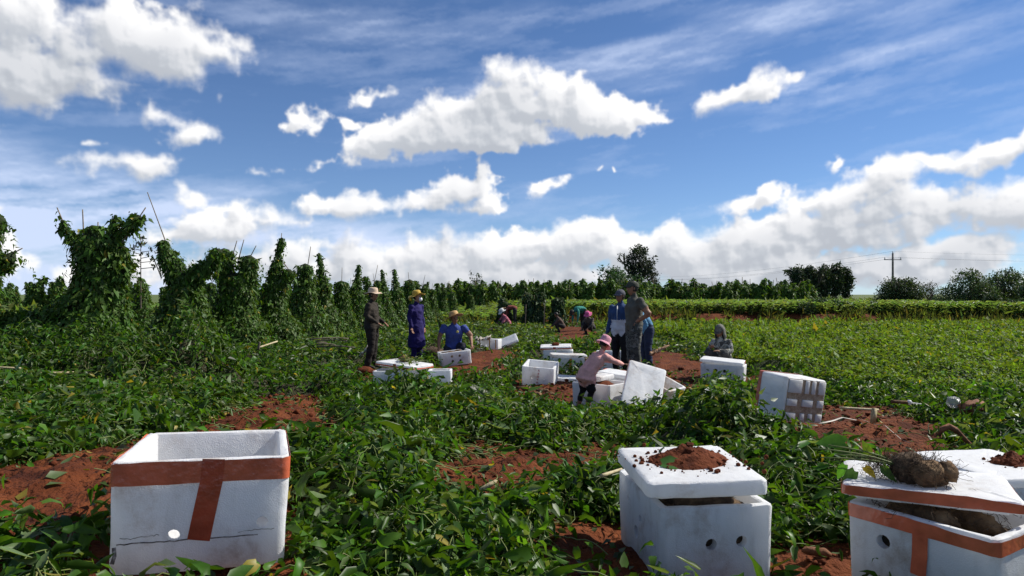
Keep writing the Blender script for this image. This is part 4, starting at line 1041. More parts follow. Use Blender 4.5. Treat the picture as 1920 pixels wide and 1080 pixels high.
def tuber(label, a, b, r, mat=None, seed=0, group=None, bend=.1, name="yam_tuber"):
    rng = np.random.default_rng(seed); k = 11; s = 10
    a, b = np.array(a, float), np.array(b, float); t = np.linspace(0, 1, k)
    L = np.linalg.norm(b - a); path = a + (b - a) * t[:, None]
    path[:, 2] += np.sin(t * np.pi) * L * bend * .4; path[:, 0] += np.sin(t * np.pi * 1.3) * L * bend
    R = r * np.sqrt(np.clip(1 - (2 * t - 1) ** 4, .02, 1)) * (.8 + .35 * fbm2(t * 4, t * 0, 2, .5, seed)) * np.linspace(1.0, .75, k)
    V, q = tubes(path[None], R[None], s); V = V + rng.normal(size=V.shape) * r * .10
    flat = list(q.ravel()) + list(range(s))[::-1] + [(k - 1) * s + i for i in range(s)]; sizes = [4] * len(q) + [s, s]
    c = path.mean(0); o = link(name, new_mesh(name, V - c, np.array(flat), sizes, smooth_shade=True), mat or M_yam); o.location = c
    if label: tag(o, label, "yam", group)
    return o
def hairs(name, centre, spread, n, length, mat, parent, seed=0, r=.0014, down=0.0):
    rng = np.random.default_rng(seed); K = 6
    p = np.array(centre) + rng.normal(size=(n, 3)) * np.array(spread); d = rng.normal(size=(n, 3)); d[:, 2] -= down; d = unit(d)
    path = np.zeros((n, K, 3)); path[:, 0] = p
    for k in range(1, K):
        d = unit(d + rng.normal(size=(n, 3)) * .45); path[:, k] = path[:, k - 1] + d * (length * (.5 + rng.random((n, 1)))) / K
    V, q = tubes(path, np.full(n, r), 3); o = link(name, new_mesh(name, V, q), mat, parent); o["kind"] = "stuff"; return o
def loose_leaves(parent, spec, lc=(.06, .13, .026), lod=3, seed=0, name="leaf"):
    rng = np.random.default_rng(seed)
    for (loc, ax, nr, L) in spec:
        me = leaf_mesh(name, [(np.zeros((1, 3)), np.array([ax], float), np.array([nr], float), np.array([L]), np.array([.52 + .1 * rng.random()]), np.array([.3 + .5 * rng.random()]), np.array([.1 + .25 * rng.random()]), leaf_cols(1, rng, lc, .15, 0, 0), lod)], M_leaf)
        o = link(name, me, None, parent); o.location = loc

def contents(parent, W, D, z, seed, n=9, mat=None):
    """yams and fibre lying in a crate; parts of the load are things of their own"""
    rng = np.random.default_rng(seed); M = parent.matrix_world
    for i in range(n):
        u = (rng.random() - .5) * (W - .22); v = (rng.random() - .5) * (D - .2); a = rng.normal() * .5; L = .10 + .06 * rng.random()
        p0 = M @ Vector((u - math.cos(a) * L, v - math.sin(a) * L * .6, z + .02 * rng.random())); p1 = M @ Vector((u + math.cos(a) * L, v + math.sin(a) * L * .6, z + .02 * rng.random()))
        yield p0, p1, .035 + .02 * rng.random()

def fill(e, W, D, H, top, label, cat="roots", mat=None, seed=0):
    """load of roots and earth filling a crate up to a height"""
    rng = np.random.default_rng(seed + 300); s = tf(H); t = .052
    rs = [ring((W * s(z) - 2 * t) * k, (D * s(z) - 2 * t) * k, .03, z) for z, k in ((.05, .96), (top * .5, 1), (top - .03, 1), (top - .008, .93), (top, .72), (top + .008, .4))]
    V, f, sz = loft(rs, True, True, .004, rng)
    o = link("root_load", new_mesh("root_load", V, f, sz, smooth_shade=True), mat or M_root); o.matrix_world = e.matrix_world.copy(); tag(o, label, cat); return o
def build_crates():
    rng = np.random.default_rng(91)
    # --- open crate with red tape, standing by itself
    H, W, D = .41, .61, .80
    e = crate("open empty white foam crate with red tape round its rim", (-1.443, 2.417, .557), W, D, H, 19.4, -3.2, 2.1, 0,
              [('F', -.30, .335, .022), ('F', .70, .40, .022), ('L', .5, .5, .02)], 11, t=.036)
    link("tape", band(W, D, H - .085, H - .004, tf(H), seed=1), M_red, e)
    link("tape", strip('F', W, D, H, [(.035, H + .001), (.03, H - .08), (.012, H * .55), (-.006, H * .28)], .078, tf(H), .006), M_red_dark, e)
    CLEAR.append((-1.08, 2.42, .36, .12, math.radians(19)))
    # dirty crack along the front
    for (pts, w) in (([(-.275, .118), (-.2, .121), (-.12, .117), (-.02, .119), (.1, .117), (.22, .121)], .006), ([(-.265, .139), (-.23, .135), (-.18, .142), (-.13, .146)], .0035), ([(.13, .132), (.2, .14), (.27, .136)], .003), ([(-.282, .11), (-.279, .08), (-.287, .045)], .018)):
        p = []; w = w * .75
        for i in range(len(pts) - 1):
            for s in np.linspace(0, 1, 7)[:-1]: p.append((pts[i][0] * (1 - s) + pts[i + 1][0] * s, pts[i][1] * (1 - s) + pts[i + 1][1] * s + rng.normal() * .0016))
        link("crack", strip('F', W, D, H, p, w, tf(H), .0014), M_dirtline, e)
    # --- crate with loaded lid
    H, W, D = .366, .50, .66
    b0 = (.626, 2.86, .305)
    e = crate("grime-streaked foam crate stuffed with dark roots under an askew lid", b0, W, D, H, 7, 0, 0, 1, [('F', -.12, .56, .025), ('F', .42, .58, .025), ('L', -.1, .62, .02), ('L', .45, .75, .016), ('L', .1, .4, .030)], 12)
    Mb = e.matrix_world.copy(); CLEAR.append((.87, 2.76, .30, .12, math.radians(7)))
    fill(e, W, D, H, H - .03, 'dark matted roots filling the grime-streaked crate to its rim', seed=1)
    # roots swelling out of the crate
    o = clod("root_mass", Mb @ Vector((0, 0, H - .02)), .25, M_root, "matted dark roots bulging from the grime-streaked crate", "roots", 5, .44, None, None, (.78, .98)); o.rotation_euler = (0, 0, math.radians(7))
    hairs("root_hair", (0, -.16, .055), (.09, .05, .008), 90, .07, M_root, o, 3, .0012)
    lb = lid("white foam lid lying askew on the root-stuffed crate, loaded with earth", mat_from((.566, 2.848, .716), 4.3, 2.3, -.4) @ Matrix.Translation((.2625, .2875, 0)), .525, .575, .066, 2, 3)
    s_ = soil_pile("loose red earth piled on the askew lid, with two leaves", lb.matrix_world @ Matrix.Translation((.02, .03, .064)), .20, .14, .075, 2, 140)
    loose_leaves(s_, [((-.15, -.08, .012), (.9, -.25, .05), (.1, -.6, 1), .15), ((-.02, -.115, .01), (1, .12, .02), (0, -.5, 1), .11), ((-.12, .05, .03), (.5, .5, .6), (-.5, .2, .7), .07)], seed=4)
    # --- red-taped crate at the corner
    H, W, D = .36, .60, .48
    e = crate("red-taped white foam crate packed with big yams, its lid pushed up", (1.499, 3.06, .288), W, D, H, -58, 0, 0, 1, [('F', -.45, .62, .030), ('F', .62, .42, .022)], 13)
    link("tape", band(W, D, H - .065, H - .008, tf(H), seed=5), M_red, e)
    fill(e, W, D, H, H - .06, 'dark earthy roots below the yams in the red-taped corner crate', seed=2)
    link("tape", strip('F', W, D, H, [(.02, H - .06), (.018, H * .6), (.01, H * .36)], .062, tf(H), .0055), M_red, e)
    M = e.matrix_world
    for i, (a, b_, r) in enumerate((((-.2, -.12, H - .045), (.12, -.1, H - .03), .058), ((-.05, .02, H - .04), (.24, -.02, H - .03), .060), ((-.22, .1, H - .04), (.1, .14, H - .03), .055), ((-.24, -.02, H - .05), (-.02, .0, H - .035), .05))):
        o = tuber("thick brown yam packed in the red-taped corner crate", M @ Vector(a), M @ Vector(b_), r, seed=30 + i, group="yams in the red-taped crate", bend=.05); hairs("root_hair", (0, 0, .03), (.12, .08, .02), 90, .07, M_root, o, 70 + i, .0012)
    Ml = mat_from((1.44, 2.98, .695), -26.6, 0, 0) @ Matrix.Translation((.33, .25, 0))
    lc = lid("foam lid edged with torn red tape, resting on the packed yams", Ml, .66, .50, .05, 2, 6)
    link("tape", band(.66, .50, .006, .049, one, seed=8, part=(.45, .80), wav=.010), M_red, lc)
    link("tape", band(.66, .50, .002, .030, one, seed=9, part=(.80, .98), wav=.012, off=.004), M_red_dark, lc)
    # root crown with its cut stems and leaves
    rc = empty("yam_plant"); rc.matrix_world = Ml @ Matrix.Translation((-.02, -.10, .05)); tag(rc, "hairy brown yam root crown with cut leafy stems lying on the red-edged lid", "yam")
    c1 = clod("tuber", (.03, 0, .045), .078, M_yam, seed=3, flat=.75, parent=rc, stretch=(1.15, .8))
    clod("tuber", (.10, .01, .06), .045, M_yam, seed=9, flat=1.0, parent=rc)
    clod("tuber", (-.05, .02, .06), .07, M_root, seed=14, flat=1.0, parent=rc)
    hairs("root_hair", (0.0, -.01, .06), (.055, .035, .03), 900, .06, M_root, rc, 5, .0009)
    hairs("root_hair", (-.12, .03, .055), (.05, .03, .030), 500, .07, M_root, rc, 6, .0009)
    for i in range(4):
        rod("stem", (-.06, .0, .06), (-.34 - .03 * i, .06 - .05 * i, .08 + .05 * (i % 2)), .0045, M_stem, rc, .003, 5, .03)
    loose_leaves(rc, [((-.30, .05, .14), (-1, .1, .05), (0, -.8, .6), .15), ((-.26, -.02, .03), (-.3, -.5, -.3), (.3, -.7, .5), .11), ((-.15, -.03, .07), (.4, -.4, -.6), (-.6, -.6, .3), .09), ((-.30, .0, .05), (-.3, .1, -.7), (0, -1, .3), .09), ((-.2, .03, .1), (-.2, -.3, .5), (0, -1, .3), .08)], seed=8)
    loose_leaves(rc, [((-.22, -.01, .05), (.3, -.3, -.2), (0, -.6, .6), .07)], lc=(.35, .30, .03), seed=9)
    # --- crate behind with a heap of earth on its lid
    W, D = .55, .63; cr = (2.494, 3.50, .27)
    e = crate("clean white foam crate behind the red-taped corner crate", cr, W, D, .30, 9, 0, 0, 4, (), 14)
    l2 = lid("clean white foam lid closed on its crate, with a small earth heap", e.matrix_world @ Matrix.Translation((0, 0, .301)), W + .01, D + .01, .05, 4, 7)
    soil_pile("small dark red earth heap on the clean closed lid", l2.matrix_world @ Matrix.Translation((.10, -.02, .047)), .12, .085, .065, 4, 30)
    # --- crate thrown on its side, ribbed bottom towards us
    H, W, D = .36, .56, .45
    th = math.radians(25); op = Vector((-math.sin(th), math.cos(th), 0)); up = Vector((0, 0, 1)); xx = up.cross(op)
    px, py, d = 1482, 745, 6.9
    c = P(px, py, d)
    R = Matrix((xx, up, op)).transposed().to_4x4()
    M = Matrix.Translation(c) @ Matrix.Rotation(math.radians(8), 4, 'Y') @ R @ Matrix.Translation((0, 0, -H / 2))
    e = crate("foam crate thrown on its side, its muddy ribbed bottom showing", None, W, D, H, 40, mat=1, seed=15, M=M, clear=False)
    g_ = link("bottom_panel", new_mesh("bottom_panel", np.array([(-.255, -.205, -.002), (.255, -.205, -.002), (.255, .205, -.002), (-.255, .205, -.002)], float), np.array([[3, 2, 1, 0]])), M_groove, e)
    # pads: u from the outer right edge (local +x is towards the viewer's left)
    rows = [(.07, .20, [(-.25, -.16), (-.115, -.065), (-.025, .025), (.075, .25)]), (-.06, .01, [(-.25, -.165), (-.10, .045), (.115, .25)]), (-.20, -.125, [(-.25, -.165), (-.115, -.06), (-.005, .05), (.115, .25)])]
    for (v0, v1, us) in rows:
        for (u0, u1) in us:
            bm = bmesh.new(); bmesh.ops.create_cube(bm, size=1, matrix=Matrix.Translation(((u0 + u1) / 2, (v0 + v1) / 2, -.008)) @ Matrix.Diagonal((u1 - u0, v1 - v0, .014, 1)))
            bmesh.ops.bevel(bm, geom=bm.edges[:], offset=.005, segments=2, affect='EDGES', profile=.5)
            bm_obj("pad", bm, M_foam[2], e)
    link("tape", band(W, D, H - .045, H - .004, tf(H), seed=15), M_red, e)
    CLEAR.append((c.x, c.y, .36, .33, th)); CLEAR.append((c.x + .1, c.y - .35, .3, .2, 0))
    # --- crate of the hooded person
    W, D, H = .74, .48, .30
    x, y = 3.33, 12.1; z = gz(x + .3, y) + .04
    e = crate("white foam crate with four round holes in front of the hooded person", (x, y, z), W, D, H, -24, 0, 1.5, 4, [('F', -.28, .66, .030), ('F', .12, .64, .030), ('F', -.30, .34, .030), ('F', .10, .32, .030)], 16)
    fill(e, W, D, H, H - .05, 'dark roots inside the four-holed crate before the hooded person', seed=3)
    l3 = lid("foam lid tipped on the four-holed crate, red tape at one corner", e.matrix_world @ Matrix.Translation((-.02, 0, H + .028)) @ Matrix.Rotation(math.radians(2.6), 4, 'Y') @ Matrix.Rotation(math.radians(2), 4, 'X'), W, D, .05, 4, 9)
    link("tape", band(W, D, .004, .049, one, seed=21, part=(.93, 1.0)), M_red, l3)
    # --- open crate with red printed characters
    W, D, H = .56, .50, .34
    x, y = gp(977, 724); z = gz(x, y) + .0
    e = crate("open foam crate with a column of red printed characters, tipped forward", (x, y, z), W, D, H, -14, 9, 4, 1, [('F', -.35, .42, .014), ('F', .4, .40, .014)], 17)
    glyph = [[(-.4, .4, .4, .4), (0, .5, -.4, -.5), (0, .3, .4, -.5)], [(-.4, .3, .4, .3), (-.3, 0, .3, 0), (0, .5, 0, -.4), (-.4, -.4, .4, -.4)], [(-.4, .4, .4, .4), (-.4, .4, -.4, -.4), (.4, .4, .4, -.4), (-.4, 0, .4, 0), (-.4, -.4, .4, -.4)], [(-.3, .5, .1, .1), (-.4, .1, .4, .1), (0, .1, 0, -.5)], [(0, .5, -.4, -.5), (0, .5, .4, -.5), (-.2, -.1, .2, -.1)]]
    for i, gl in enumerate(glyph):
        cx, cz = .02 - .006 * i, H - .055 - .052 * i
        for (u0, v0, u1, v1) in gl:
            s_ = .038
            link("printed_stroke", strip('F', W, D, H, [(cx + u0 * s_, cz + v0 * s_), (cx + u1 * s_, cz + v1 * s_)], .006, tf(H), .003), M_ink, e)
    # --- stained crate with orange tape and the pair behind it
    W, D, H = .72, .46, .29
    x, y = gp(1034, 699); z = gz(x, y)
    e = crate("brown-stained foam crate bound with yellow-orange tape", (x, y, z), W, D, H, 2, 0, 0, 0, (), 18)
    for u in (.02, .33): link("tape", strip('F', W, D, H, [(u, .02), (u + .004, H - .01)], .05, tf(H), .003), M_orange, e)
    l4 = lid("mud-stained foam lid on the orange-taped crate", e.matrix_world @ Matrix.Translation((0, .02, H + .002)) @ Matrix.Rotation(math.radians(1.5), 4, 'Y'), W + .01, D + .01, .06, M_foam_brown, 10)
    link("tape", band(W + .01, D + .01, .002, .016, one, seed=22, part=(.74, .98), off=.003), M_orange, l4)
    x, y = gp(1019, 690); z = gz(x, y)
    e = crate("plain foam crate behind the orange-taped one", (x, y + .3, z), .66, .46, .36, -4, 0, 0, 2, (), 19)
    l5 = lid("foam lid with red tape on its edge, perched above the orange-taped crate", e.matrix_world @ Matrix.Translation((-.05, 0, .40)) @ Matrix.Rotation(math.radians(-2), 4, 'Y') @ Matrix.Rotation(math.radians(4), 4, 'X'), .68, .48, .055, 2, 11)
    link("tape", band(.68, .48, .0, .026, one, seed=23), M_red, l5); link("tape", strip('F', .68, .48, .055, [(-.03, .002), (-.03, .054)], .06, one, .004), M_red_dark, l5)
    clod("soil_clod", l5.matrix_world @ Vector((0, .02, .075)), .085, M_clod, "reddish clod of earth on the perched red-edged lid", "soil", 6, .55)
    # --- lid flat on the soil
    x, y = gp(1066, 714)
    lid("bright white foam lid lying flat on the soil beside the printed crate", mat_from((x, y + .1, gz(x, y) + .03), -18, 1, 2), .52, .44, .05, 4, 12)
    CLEAR.append((x, y + .1, .28, .24, 0))
    # --- crate of the man in the blue shirt
    W, D, H = .66, .45, .30
    x, y = gp(830, 689); z = gz(x, y) - .02
    e = crate("foam crate with four round holes filled with yams before the blue-shirted man", (x, y, z), W, D, H, 18, 0, -6, 4, [('F', -.3, .68, .030), ('F', .22, .66, .030), ('F', -.28, .34, .030), ('F', .24, .32, .030)], 20)
    fill(e, W, D, H, H - .07, 'dark roots under the yams in the blue-shirted man\'s crate', seed=4)
    for i, (p0, p1, r) in enumerate(contents(e, W, D, H - .05, 40, 8)): tuber("yam lying in the blue-shirted man's crate", p0, p1, r, seed=60 + i, group="yams in the blue-shirted man's crate")
    # --- farther crates
    W, D, H = .62, .42, .28
    x, y = gp(894, 657); z = gz(x, y)
    e = crate("far foam crate with orange tape stripes and two bright holes", (x, y, z), W, D, H, -14, 0, 0, 0, [('F', -.55, .42, .03), ('F', -.1, .38, .03)], 22)
    for u in (-.22, .06, .24): link("tape", strip('F', W, D, H, [(u, .02), (u, H - .01)], .03, tf(H), .003), M_orange, e)
    x, y = gp(952, 652)
    lid("foam lid propped at a slant beside the far orange-striped crate", Matrix.Translation((x, y, gz(x, y) + .20)) @ Matrix.Rotation(math.radians(-22), 4, 'Y') @ Matrix.Rotation(math.radians(28), 4, 'X'), .62, .42, .06, 4, 24)
    # --- lid with vines and the crate under it
    W, D, H = .62, .46, .34
    x, y = (698 - 960) / F * 10.4, 10.4; z = .06
    e = crate("foam crate half buried in vines under the leaf-strewn lid", (x, y, z), W, D, H, -6, 0, 0, 4, (), 25)
    l6 = lid("foam lid with red tape underneath and cut vines strewn on top", e.matrix_world @ Matrix.Translation((.10, .12, H + .05)) @ Matrix.Rotation(math.radians(-24), 4, 'Z') @ Matrix.Rotation(math.radians(4), 4, 'Y'), .74, .54, .055, 2, 13)
    link("tape", band(.74, .54, .0, .022, one, seed=25), M_red, l6); link("tape", strip('F', .74, .54, .055, [(.02, .002), (.02, .053)], .06, one, .004), M_red_dark, l6)
    vs = empty("vine_sprig"); vs.matrix_world = l6.matrix_world @ Matrix.Translation((.12, .02, .06)); tag(vs, "pale wilted vine sprigs lying on the red-edged lid among the heaps", "vine")
    for i in range(9):
        a = rng.random() * 6.28; rod("stem", (rng.normal() * .08, rng.normal() * .06, .01), (math.cos(a) * .3, math.sin(a) * .2, .02 + .08 * rng.random()), .006, M_stem, vs, .004, 4, .05)
    loose_leaves(vs, [((rng.normal() * .14, rng.normal() * .1, .04 + .05 * rng.random()), tuple(rng.normal(size=3)), tuple(rng.normal(size=3) * .5 + np.array((0, 0, 1))), .09) for i in range(22)], lc=(.11, .15, .04), lod=2, seed=12)
    clod("soil_clod", l6.matrix_world @ Vector((-.06, .06, .10)), .08, M_yam, "brown lump of root on the leaf-strewn lid", "yam", 8, .7)
    x, y = (801 - 960) / F * 10.2, 10.2
    crate("small plain foam crate end showing beside the leaf-strewn lid", (x, y, .06), .36, .42, .37, 3, -2, 0, 4, (), 26)
    # --- the cluster round the pink-coated person
    W, D, H = .52, .60, .34
    cx, cy = P(1143, 762, 8.6).x, 8.6; z = gz(cx, cy) + .01
    M = mat_from((cx, cy, z), 48) @ Matrix.Translation((W / 2, D / 2, 0))
    e = crate("foam crate the pink-coated person is leaning into", None, W, D, H, 48, mat=4, seed=27, M=M, clear=True, holes=[('F', .1, .55, .012), ('L', .1, .5, .012)])
    clod("soil_fill", M @ Vector((0, 0, H - .07)), .2, M_clod, "red earth and roots inside the pink-coated person's crate", "soil", 12, .4)
    lid("foam lid shifted aside on the pink-coated person's crate", M @ Matrix.Translation((.05, .12, H + .03)) @ Matrix.Rotation(math.radians(6), 4, 'Z') @ Matrix.Rotation(math.radians(3), 4, 'X'), .40, .34, .06, 1, 15)
    c = P(1206, 728, 8.25)
    Ml = Matrix.Translation(c) @ Matrix.Rotation(math.radians(-6), 4, 'Z') @ Matrix.Rotation(math.radians(44), 4, 'X') @ Matrix.Rotation(math.radians(11), 4, 'Y') @ Matrix.Rotation(math.radians(-12), 4, 'Z')
    l7 = lid("scuffed white foam lid leaning steeply against the crates, facing the sun", Ml, .47, .70, .055, 0, 16)
    link("tape", band(.47, .70, .006, .05, one, seed=27, part=(.28, .45)), M_red, l7)
    c = P(1222, 712, 8.9)
    M = Matrix.Translation((c.x, c.y, gz(c.x, c.y) + .06)) @ Matrix.Rotation(math.radians(-40), 4, 'Z') @ Matrix.Rotation(math.radians(24), 4, 'Y')
    crate("tilted open foam crate with a mud-stained inside behind the leaning lid", None, .52, .48, .34, -40, mat=M_foam_brown, seed=28, M=M)
    c = P(1165, 690, 9.5)
    M = mat_from((c.x, c.y, gz(c.x, c.y)), -28)
    crate("foam crate behind the leaning lid at the camouflage-trousered man's feet", None, .55, .44, .34, -28, mat=2, seed=29, M=M)
    l8 = lid("foam lid with a red-taped edge by the camouflage-trousered man's feet", M @ Matrix.Translation((0, 0, .35)) @ Matrix.Rotation(math.radians(6), 4, 'Y'), .56, .45, .05, 2, 18)
    link("tape", band(.56, .45, .004, .049, one, seed=28, part=(.1, .4)), M_red, l8)
    c = P(1163, 690, 13.0)
    crate("foam crate standing behind the two men's legs", (c.x - .3, 13.6, 0), .62, .45, .42, 4, 0, 0, 2, (), 30)
    # broken piece
    bm = bmesh.new(); vs_ = [bm.verts.new(v) for v in ((-.13, 0, 0), (.13, 0, 0), (.11, .02, .17), (-.13, .05, 0), (.13, .05, 0), (.11, .06, .17))]
    for f in ((0, 1, 2), (5, 4, 3), (0, 3, 4, 1), (1, 4, 5, 2), (2, 5, 3, 0)): bm.faces.new([vs_[i] for i in f])
    bmesh.ops.bevel(bm, geom=bm.edges[:], offset=.008, segments=2, affect='EDGES')
    o = bm_obj("foam_shard", bm, M_foam[2]); c = P(1312, 722, 8.6); o.location = (c.x, c.y, gz(c.x, c.y) + .14); o.rotation_euler = (.2, 0, -.3)
    tag(o, "triangular broken shard of white foam sticking out of the vines", "foam shard")
build_crates()

def build_small():
    rng = np.random.default_rng(92)
    # clods and crumbs of dug earth
    base_v, base_f = None, None
    bm = bmesh.new(); bmesh.ops.create_icosphere(bm, subdivisions=1, radius=1.0); base_v = np.array([tuple(v.co) for v in bm.verts]); base_f = np.array([[v.index for v in f.verts] for f in bm.faces]); bm.free()
    x, y = sample_region(rng, 90000, 2.2, 14, 1.5, .84); k = (soil_sd(x, y) < .10) & clear_mask(x, y); x, y = x[k][:2200], y[k][:2200]; n = len(x)
    s = (.006 + .022 * rng.random(n) ** 4) * np.clip(y / 5, .7, 2.0); z = ground_z(x, y) + s * .3
    q = base_v[None] * (1 + .35 * rng.normal(size=(n, len(base_v), 1))) * s[:, None, None] * np.array((1, 1, .75)) + np.stack([x, y, z], -1)[:, None]
    f = (base_f[None] + (np.arange(n) * len(base_v))[:, None, None]).reshape(-1, 3)
    o = link("soil_clods", new_mesh("soil_clods", q.reshape(-1, 3), f), M_clod); tag(o, "loose crumbs and clods of dug red earth on the bare patches", "soil", kind="stuff")
    # yams lying about
    G = "yams lying on the soil by the printed crate"
    for i, (px, py, L, r) in enumerate(((985, 735, .28, .05), (1003, 742, .26, .05), (1018, 738, .22, .04), (1030, 744, .2, .04), (995, 750, .2, .045))):
        x, y = gp(px, py); z = gz(x, y) + r * .7; a = rng.normal() * .4
        tuber("brown yam on the soil before the printed crate", (x - L / 2 * math.cos(a), y, z), (x + L / 2 * math.cos(a), y + L / 2 * math.sin(a), z + .01), r, seed=80 + i, group=G)
    x, y = gp(630, 852); tuber("reddish yam lying on the vines by the bare soil", (x - .09, y - .03, gz(x, y) + .14), (x + .09, y + .05, gz(x, y) + .19), .028, M_yam_red, 90)
    x, y = gp(1530, 1052); tuber("reddish yam stub at the foot of the red-taped corner crate", (x - .07, y, gz(x, y) + .05), (x + .08, y - .02, gz(x, y) + .03), .025, M_yam_red, 91)
    x, y = gp(686, 702); clod("soil_clod", (x, y, gz(x, y) + .06), .17, M_clod, "orange-red clod of earth beside the standing man in dark clothes", "soil", 21, .5)
    x, y = gp(918, 979); rod_o = tuber("short cut stick with a pale end in the vines", (x - .06, y - .02, gz(x, y) + .17), (x + .05, y + .02, gz(x, y) + .21), .013, M_bamboo, 93, name="stick"); tag(rod_o, None, "stick"); rod_o["label"] = "short cut stick with a pale end in the vines"
    def stick(label, p0, p1, r, mat=M_pole, group=None, bend=0.0, cat="stick", name="stick"):
        c = (Vector(p0) + Vector(p1)) / 2
        o = rod(name, Vector(p0) - c, Vector(p1) - c, r, mat, None, r * .8, 8, bend); o.location = c; tag(o, label, cat, group); return o
    def on_heap(x, y, up): return Vector((x, y, float(heap_top(np.array([x]), np.array([y]))[0]) + up))
    stick("longer of two pale bamboo poles lying on the vine bank", on_heap(-7.3, 7.9, .10), on_heap(-5.35, 8.35, .10), .016, M_bamboo, None, .02, "pole", "bamboo_pole")
    stick("shorter of two pale bamboo poles lying on the vine bank", on_heap(-7.4, 8.2, .10), on_heap(-5.9, 8.2, .12), .014, M_bamboo, None, .02, "pole", "bamboo_pole")
    stick("bent pale stick poking from the top of the vine bank", P(484, 652, 11.0), P(520, 640, 11.4), .016, M_bamboo)
    stick("dark stump of a stick upright in the vine bank", P(484, 656, 11), P(487, 641, 11), .022, M_bark)
    for i in range(5):
        stick("dark dry pole in the bundle lying below the narrow towers", P(583 + 5 * i + rng.normal() * 3, 636 + 3.5 * i, 12.4 + .1 * i), P(640 + rng.normal() * 16, 633 + 4 * i + rng.normal() * 3, 12.9), .013, M_bark, "bundle of dark poles", .04, "pole", "dry_pole")
    stick("pale stick end behind the root-stuffed crate", P(1128, 892, 3.7), P(1165, 880, 3.9), .011, M_bamboo)
    # hoe lying at the edge of the crop
    c = P(1638, 778, 7.0); e = empty("hoe", c); tag(e, "wooden-handled hoe lying at the edge of the crop with a tan head", "hoe")
    rod("handle", (-.34, .02, .07), (.05, 0, .05), .014, M_bamboo, e, .013)
    bm = bmesh.new(); bmesh.ops.create_cube(bm, size=1, matrix=Matrix.Translation((.0, 0, -.01)) @ Matrix.Rotation(.12, 4, 'Y') @ Matrix.Diagonal((.055, .03, .16, 1))); bmesh.ops.bevel(bm, geom=bm.edges[:], offset=.006, segments=2, affect='EDGES'); bm_obj("blade", bm, M_bamboo, e)
    e = empty("mattock", P(1800, 822, 5.6)); tag(e, "old hooked wooden handle stuck among the dark vines behind the clean lid", "tool")
    path = np.array([(-.16, .02, .02), (-.145, .0, .075), (-.10, -.01, .10), (-.04, -.01, .07), (.05, 0, -.02), (.16, .02, -.12)]); V, q = tubes(path[None], np.array([[.022, .026, .027, .024, .02, .018]]), 8)
    link("handle", new_mesh("handle", V, q, smooth_shade=True), M_yam_red, e)
    e = empty("stake", P(1690, 753, 7.8)); tag(e, "weathered brown stake with a knotted cord lying on the crop", "stake")
    rod("shaft", (-.11, 0, .0), (.08, 0, -.01), .022, M_yam, e, .018); clod("knot", (.09, 0, -.01), .028, M_foam[0], seed=3, flat=1, parent=e); rod("cord", (.09, 0, -.01), (.24, .02, -.03), .006, M_foam[0], e)
    # net sack of yams and a clear plastic bag
    cx = P(1818, 764, 7.0); e = empty("net_sack", cx); tag(e, "brown net sack of roots dropped on the dark vines beside clear plastic", "sack")
    clod("sack", (.03, 0, .0), .16, M_yam_red, seed=44, flat=.5, parent=e, stretch=(1.15, .7)); clod("knot", (.22, 0, .0), .03, M_foam[1], seed=45, flat=1, parent=e); rod("cord", (.22, 0, 0), (.32, 0, -.03), .006, M_foam[0], e)
    o = clod("plastic_bag", cx + Vector((-.15, .03, .05)), .06, M_film, "crumpled clear plastic bag beside the net sack", "plastic bag", 46, 1.0)
    def crumple(name, c, w, d, lift, mat, label, cat, tilt=.2):
        bm = bmesh.new(); n, k = 12, 9
        G_ = [[bm.verts.new(((i / (n - 1) - .5) * w + rng.normal() * w * .025, (j / (k - 1) - .5) * d + rng.normal() * d * .05, (i / (n - 1)) * tilt + lift * (.6 * math.sin(j * 1.5 + i * .7) + rng.normal() * .45))) for j in range(k)] for i in range(n)]
        for i in range(n - 1):
            for j in range(k - 1): bm.faces.new((G_[i][j], G_[i + 1][j], G_[i + 1][j + 1], G_[i][j + 1]))
        o = bm_obj(name, bm, mat); md = o.modifiers.new("s", 'SOLIDIFY'); md.thickness = .004; o.location = c; tag(o, label, cat); return o
    crumple("paper_sheet", P(1236, 664, 13.2), .36, .22, .03, M_paper, "crumpled brown paper sheet caught in the crop behind the men", "paper", .16)
    crumple("plastic_rag", P(683, 668, 15.2), .18, .2, .06, M_strap, "crumpled pale plastic rag behind the man in dark clothes", "plastic", .2)
    crumple("plastic_sheet", P(906, 636, 19.0), .42, .3, .06, M_strap, "crumpled pale plastic sheet on the far orange-striped crate", "plastic", .05)
    # bits of foam and pale plastic straps
    for i, (px, py, d, s) in enumerate(((1737, 831, 5.0, .022), (1768, 843, 4.7, .016), (1550, 788, 6.3, .03), (1566, 792, 6.3, .022))):
        c = P(px, py, d); clod("foam_bit", (c.x, c.y, gz(c.x, c.y) + s * .6), s, M_foam[4], "small white crumb of foam on the red soil", "foam crumb", 50 + i, .7, None, "foam crumbs")
    def ribbon(label, pts, w, mat):
        p = np.array([tuple(q) for q in pts]); k = len(p)
        V = np.concatenate([p + np.array((0, w / 2, .004)), p - np.array((0, w / 2, 0))]); q = np.array([(i, i + 1, k + i + 1, k + i) for i in range(k - 1)])
        c = V.mean(0); o = link("plastic_strap", new_mesh("plastic_strap", V - c, q, smooth_shade=True), mat); o.location = c; md = o.modifiers.new("s", 'SOLIDIFY'); md.thickness = .002; tag(o, label, "strap")
    def on(px, py): x, y = gp(px, py); return (x, y, gz(x, y) + .03)
    ribbon("pale plastic strap trailing over the dug soil towards the clean lid", [on(1610, 800), on(1640, 812), on(1660, 822), on(1690, 834), on(1706, 846)], .025, M_strap)
    ribbon("pale plastic strap lying below the crate thrown on its side", [on(1535, 812), on(1560, 806), on(1580, 800), on(1610, 806)], .03, M_strap)
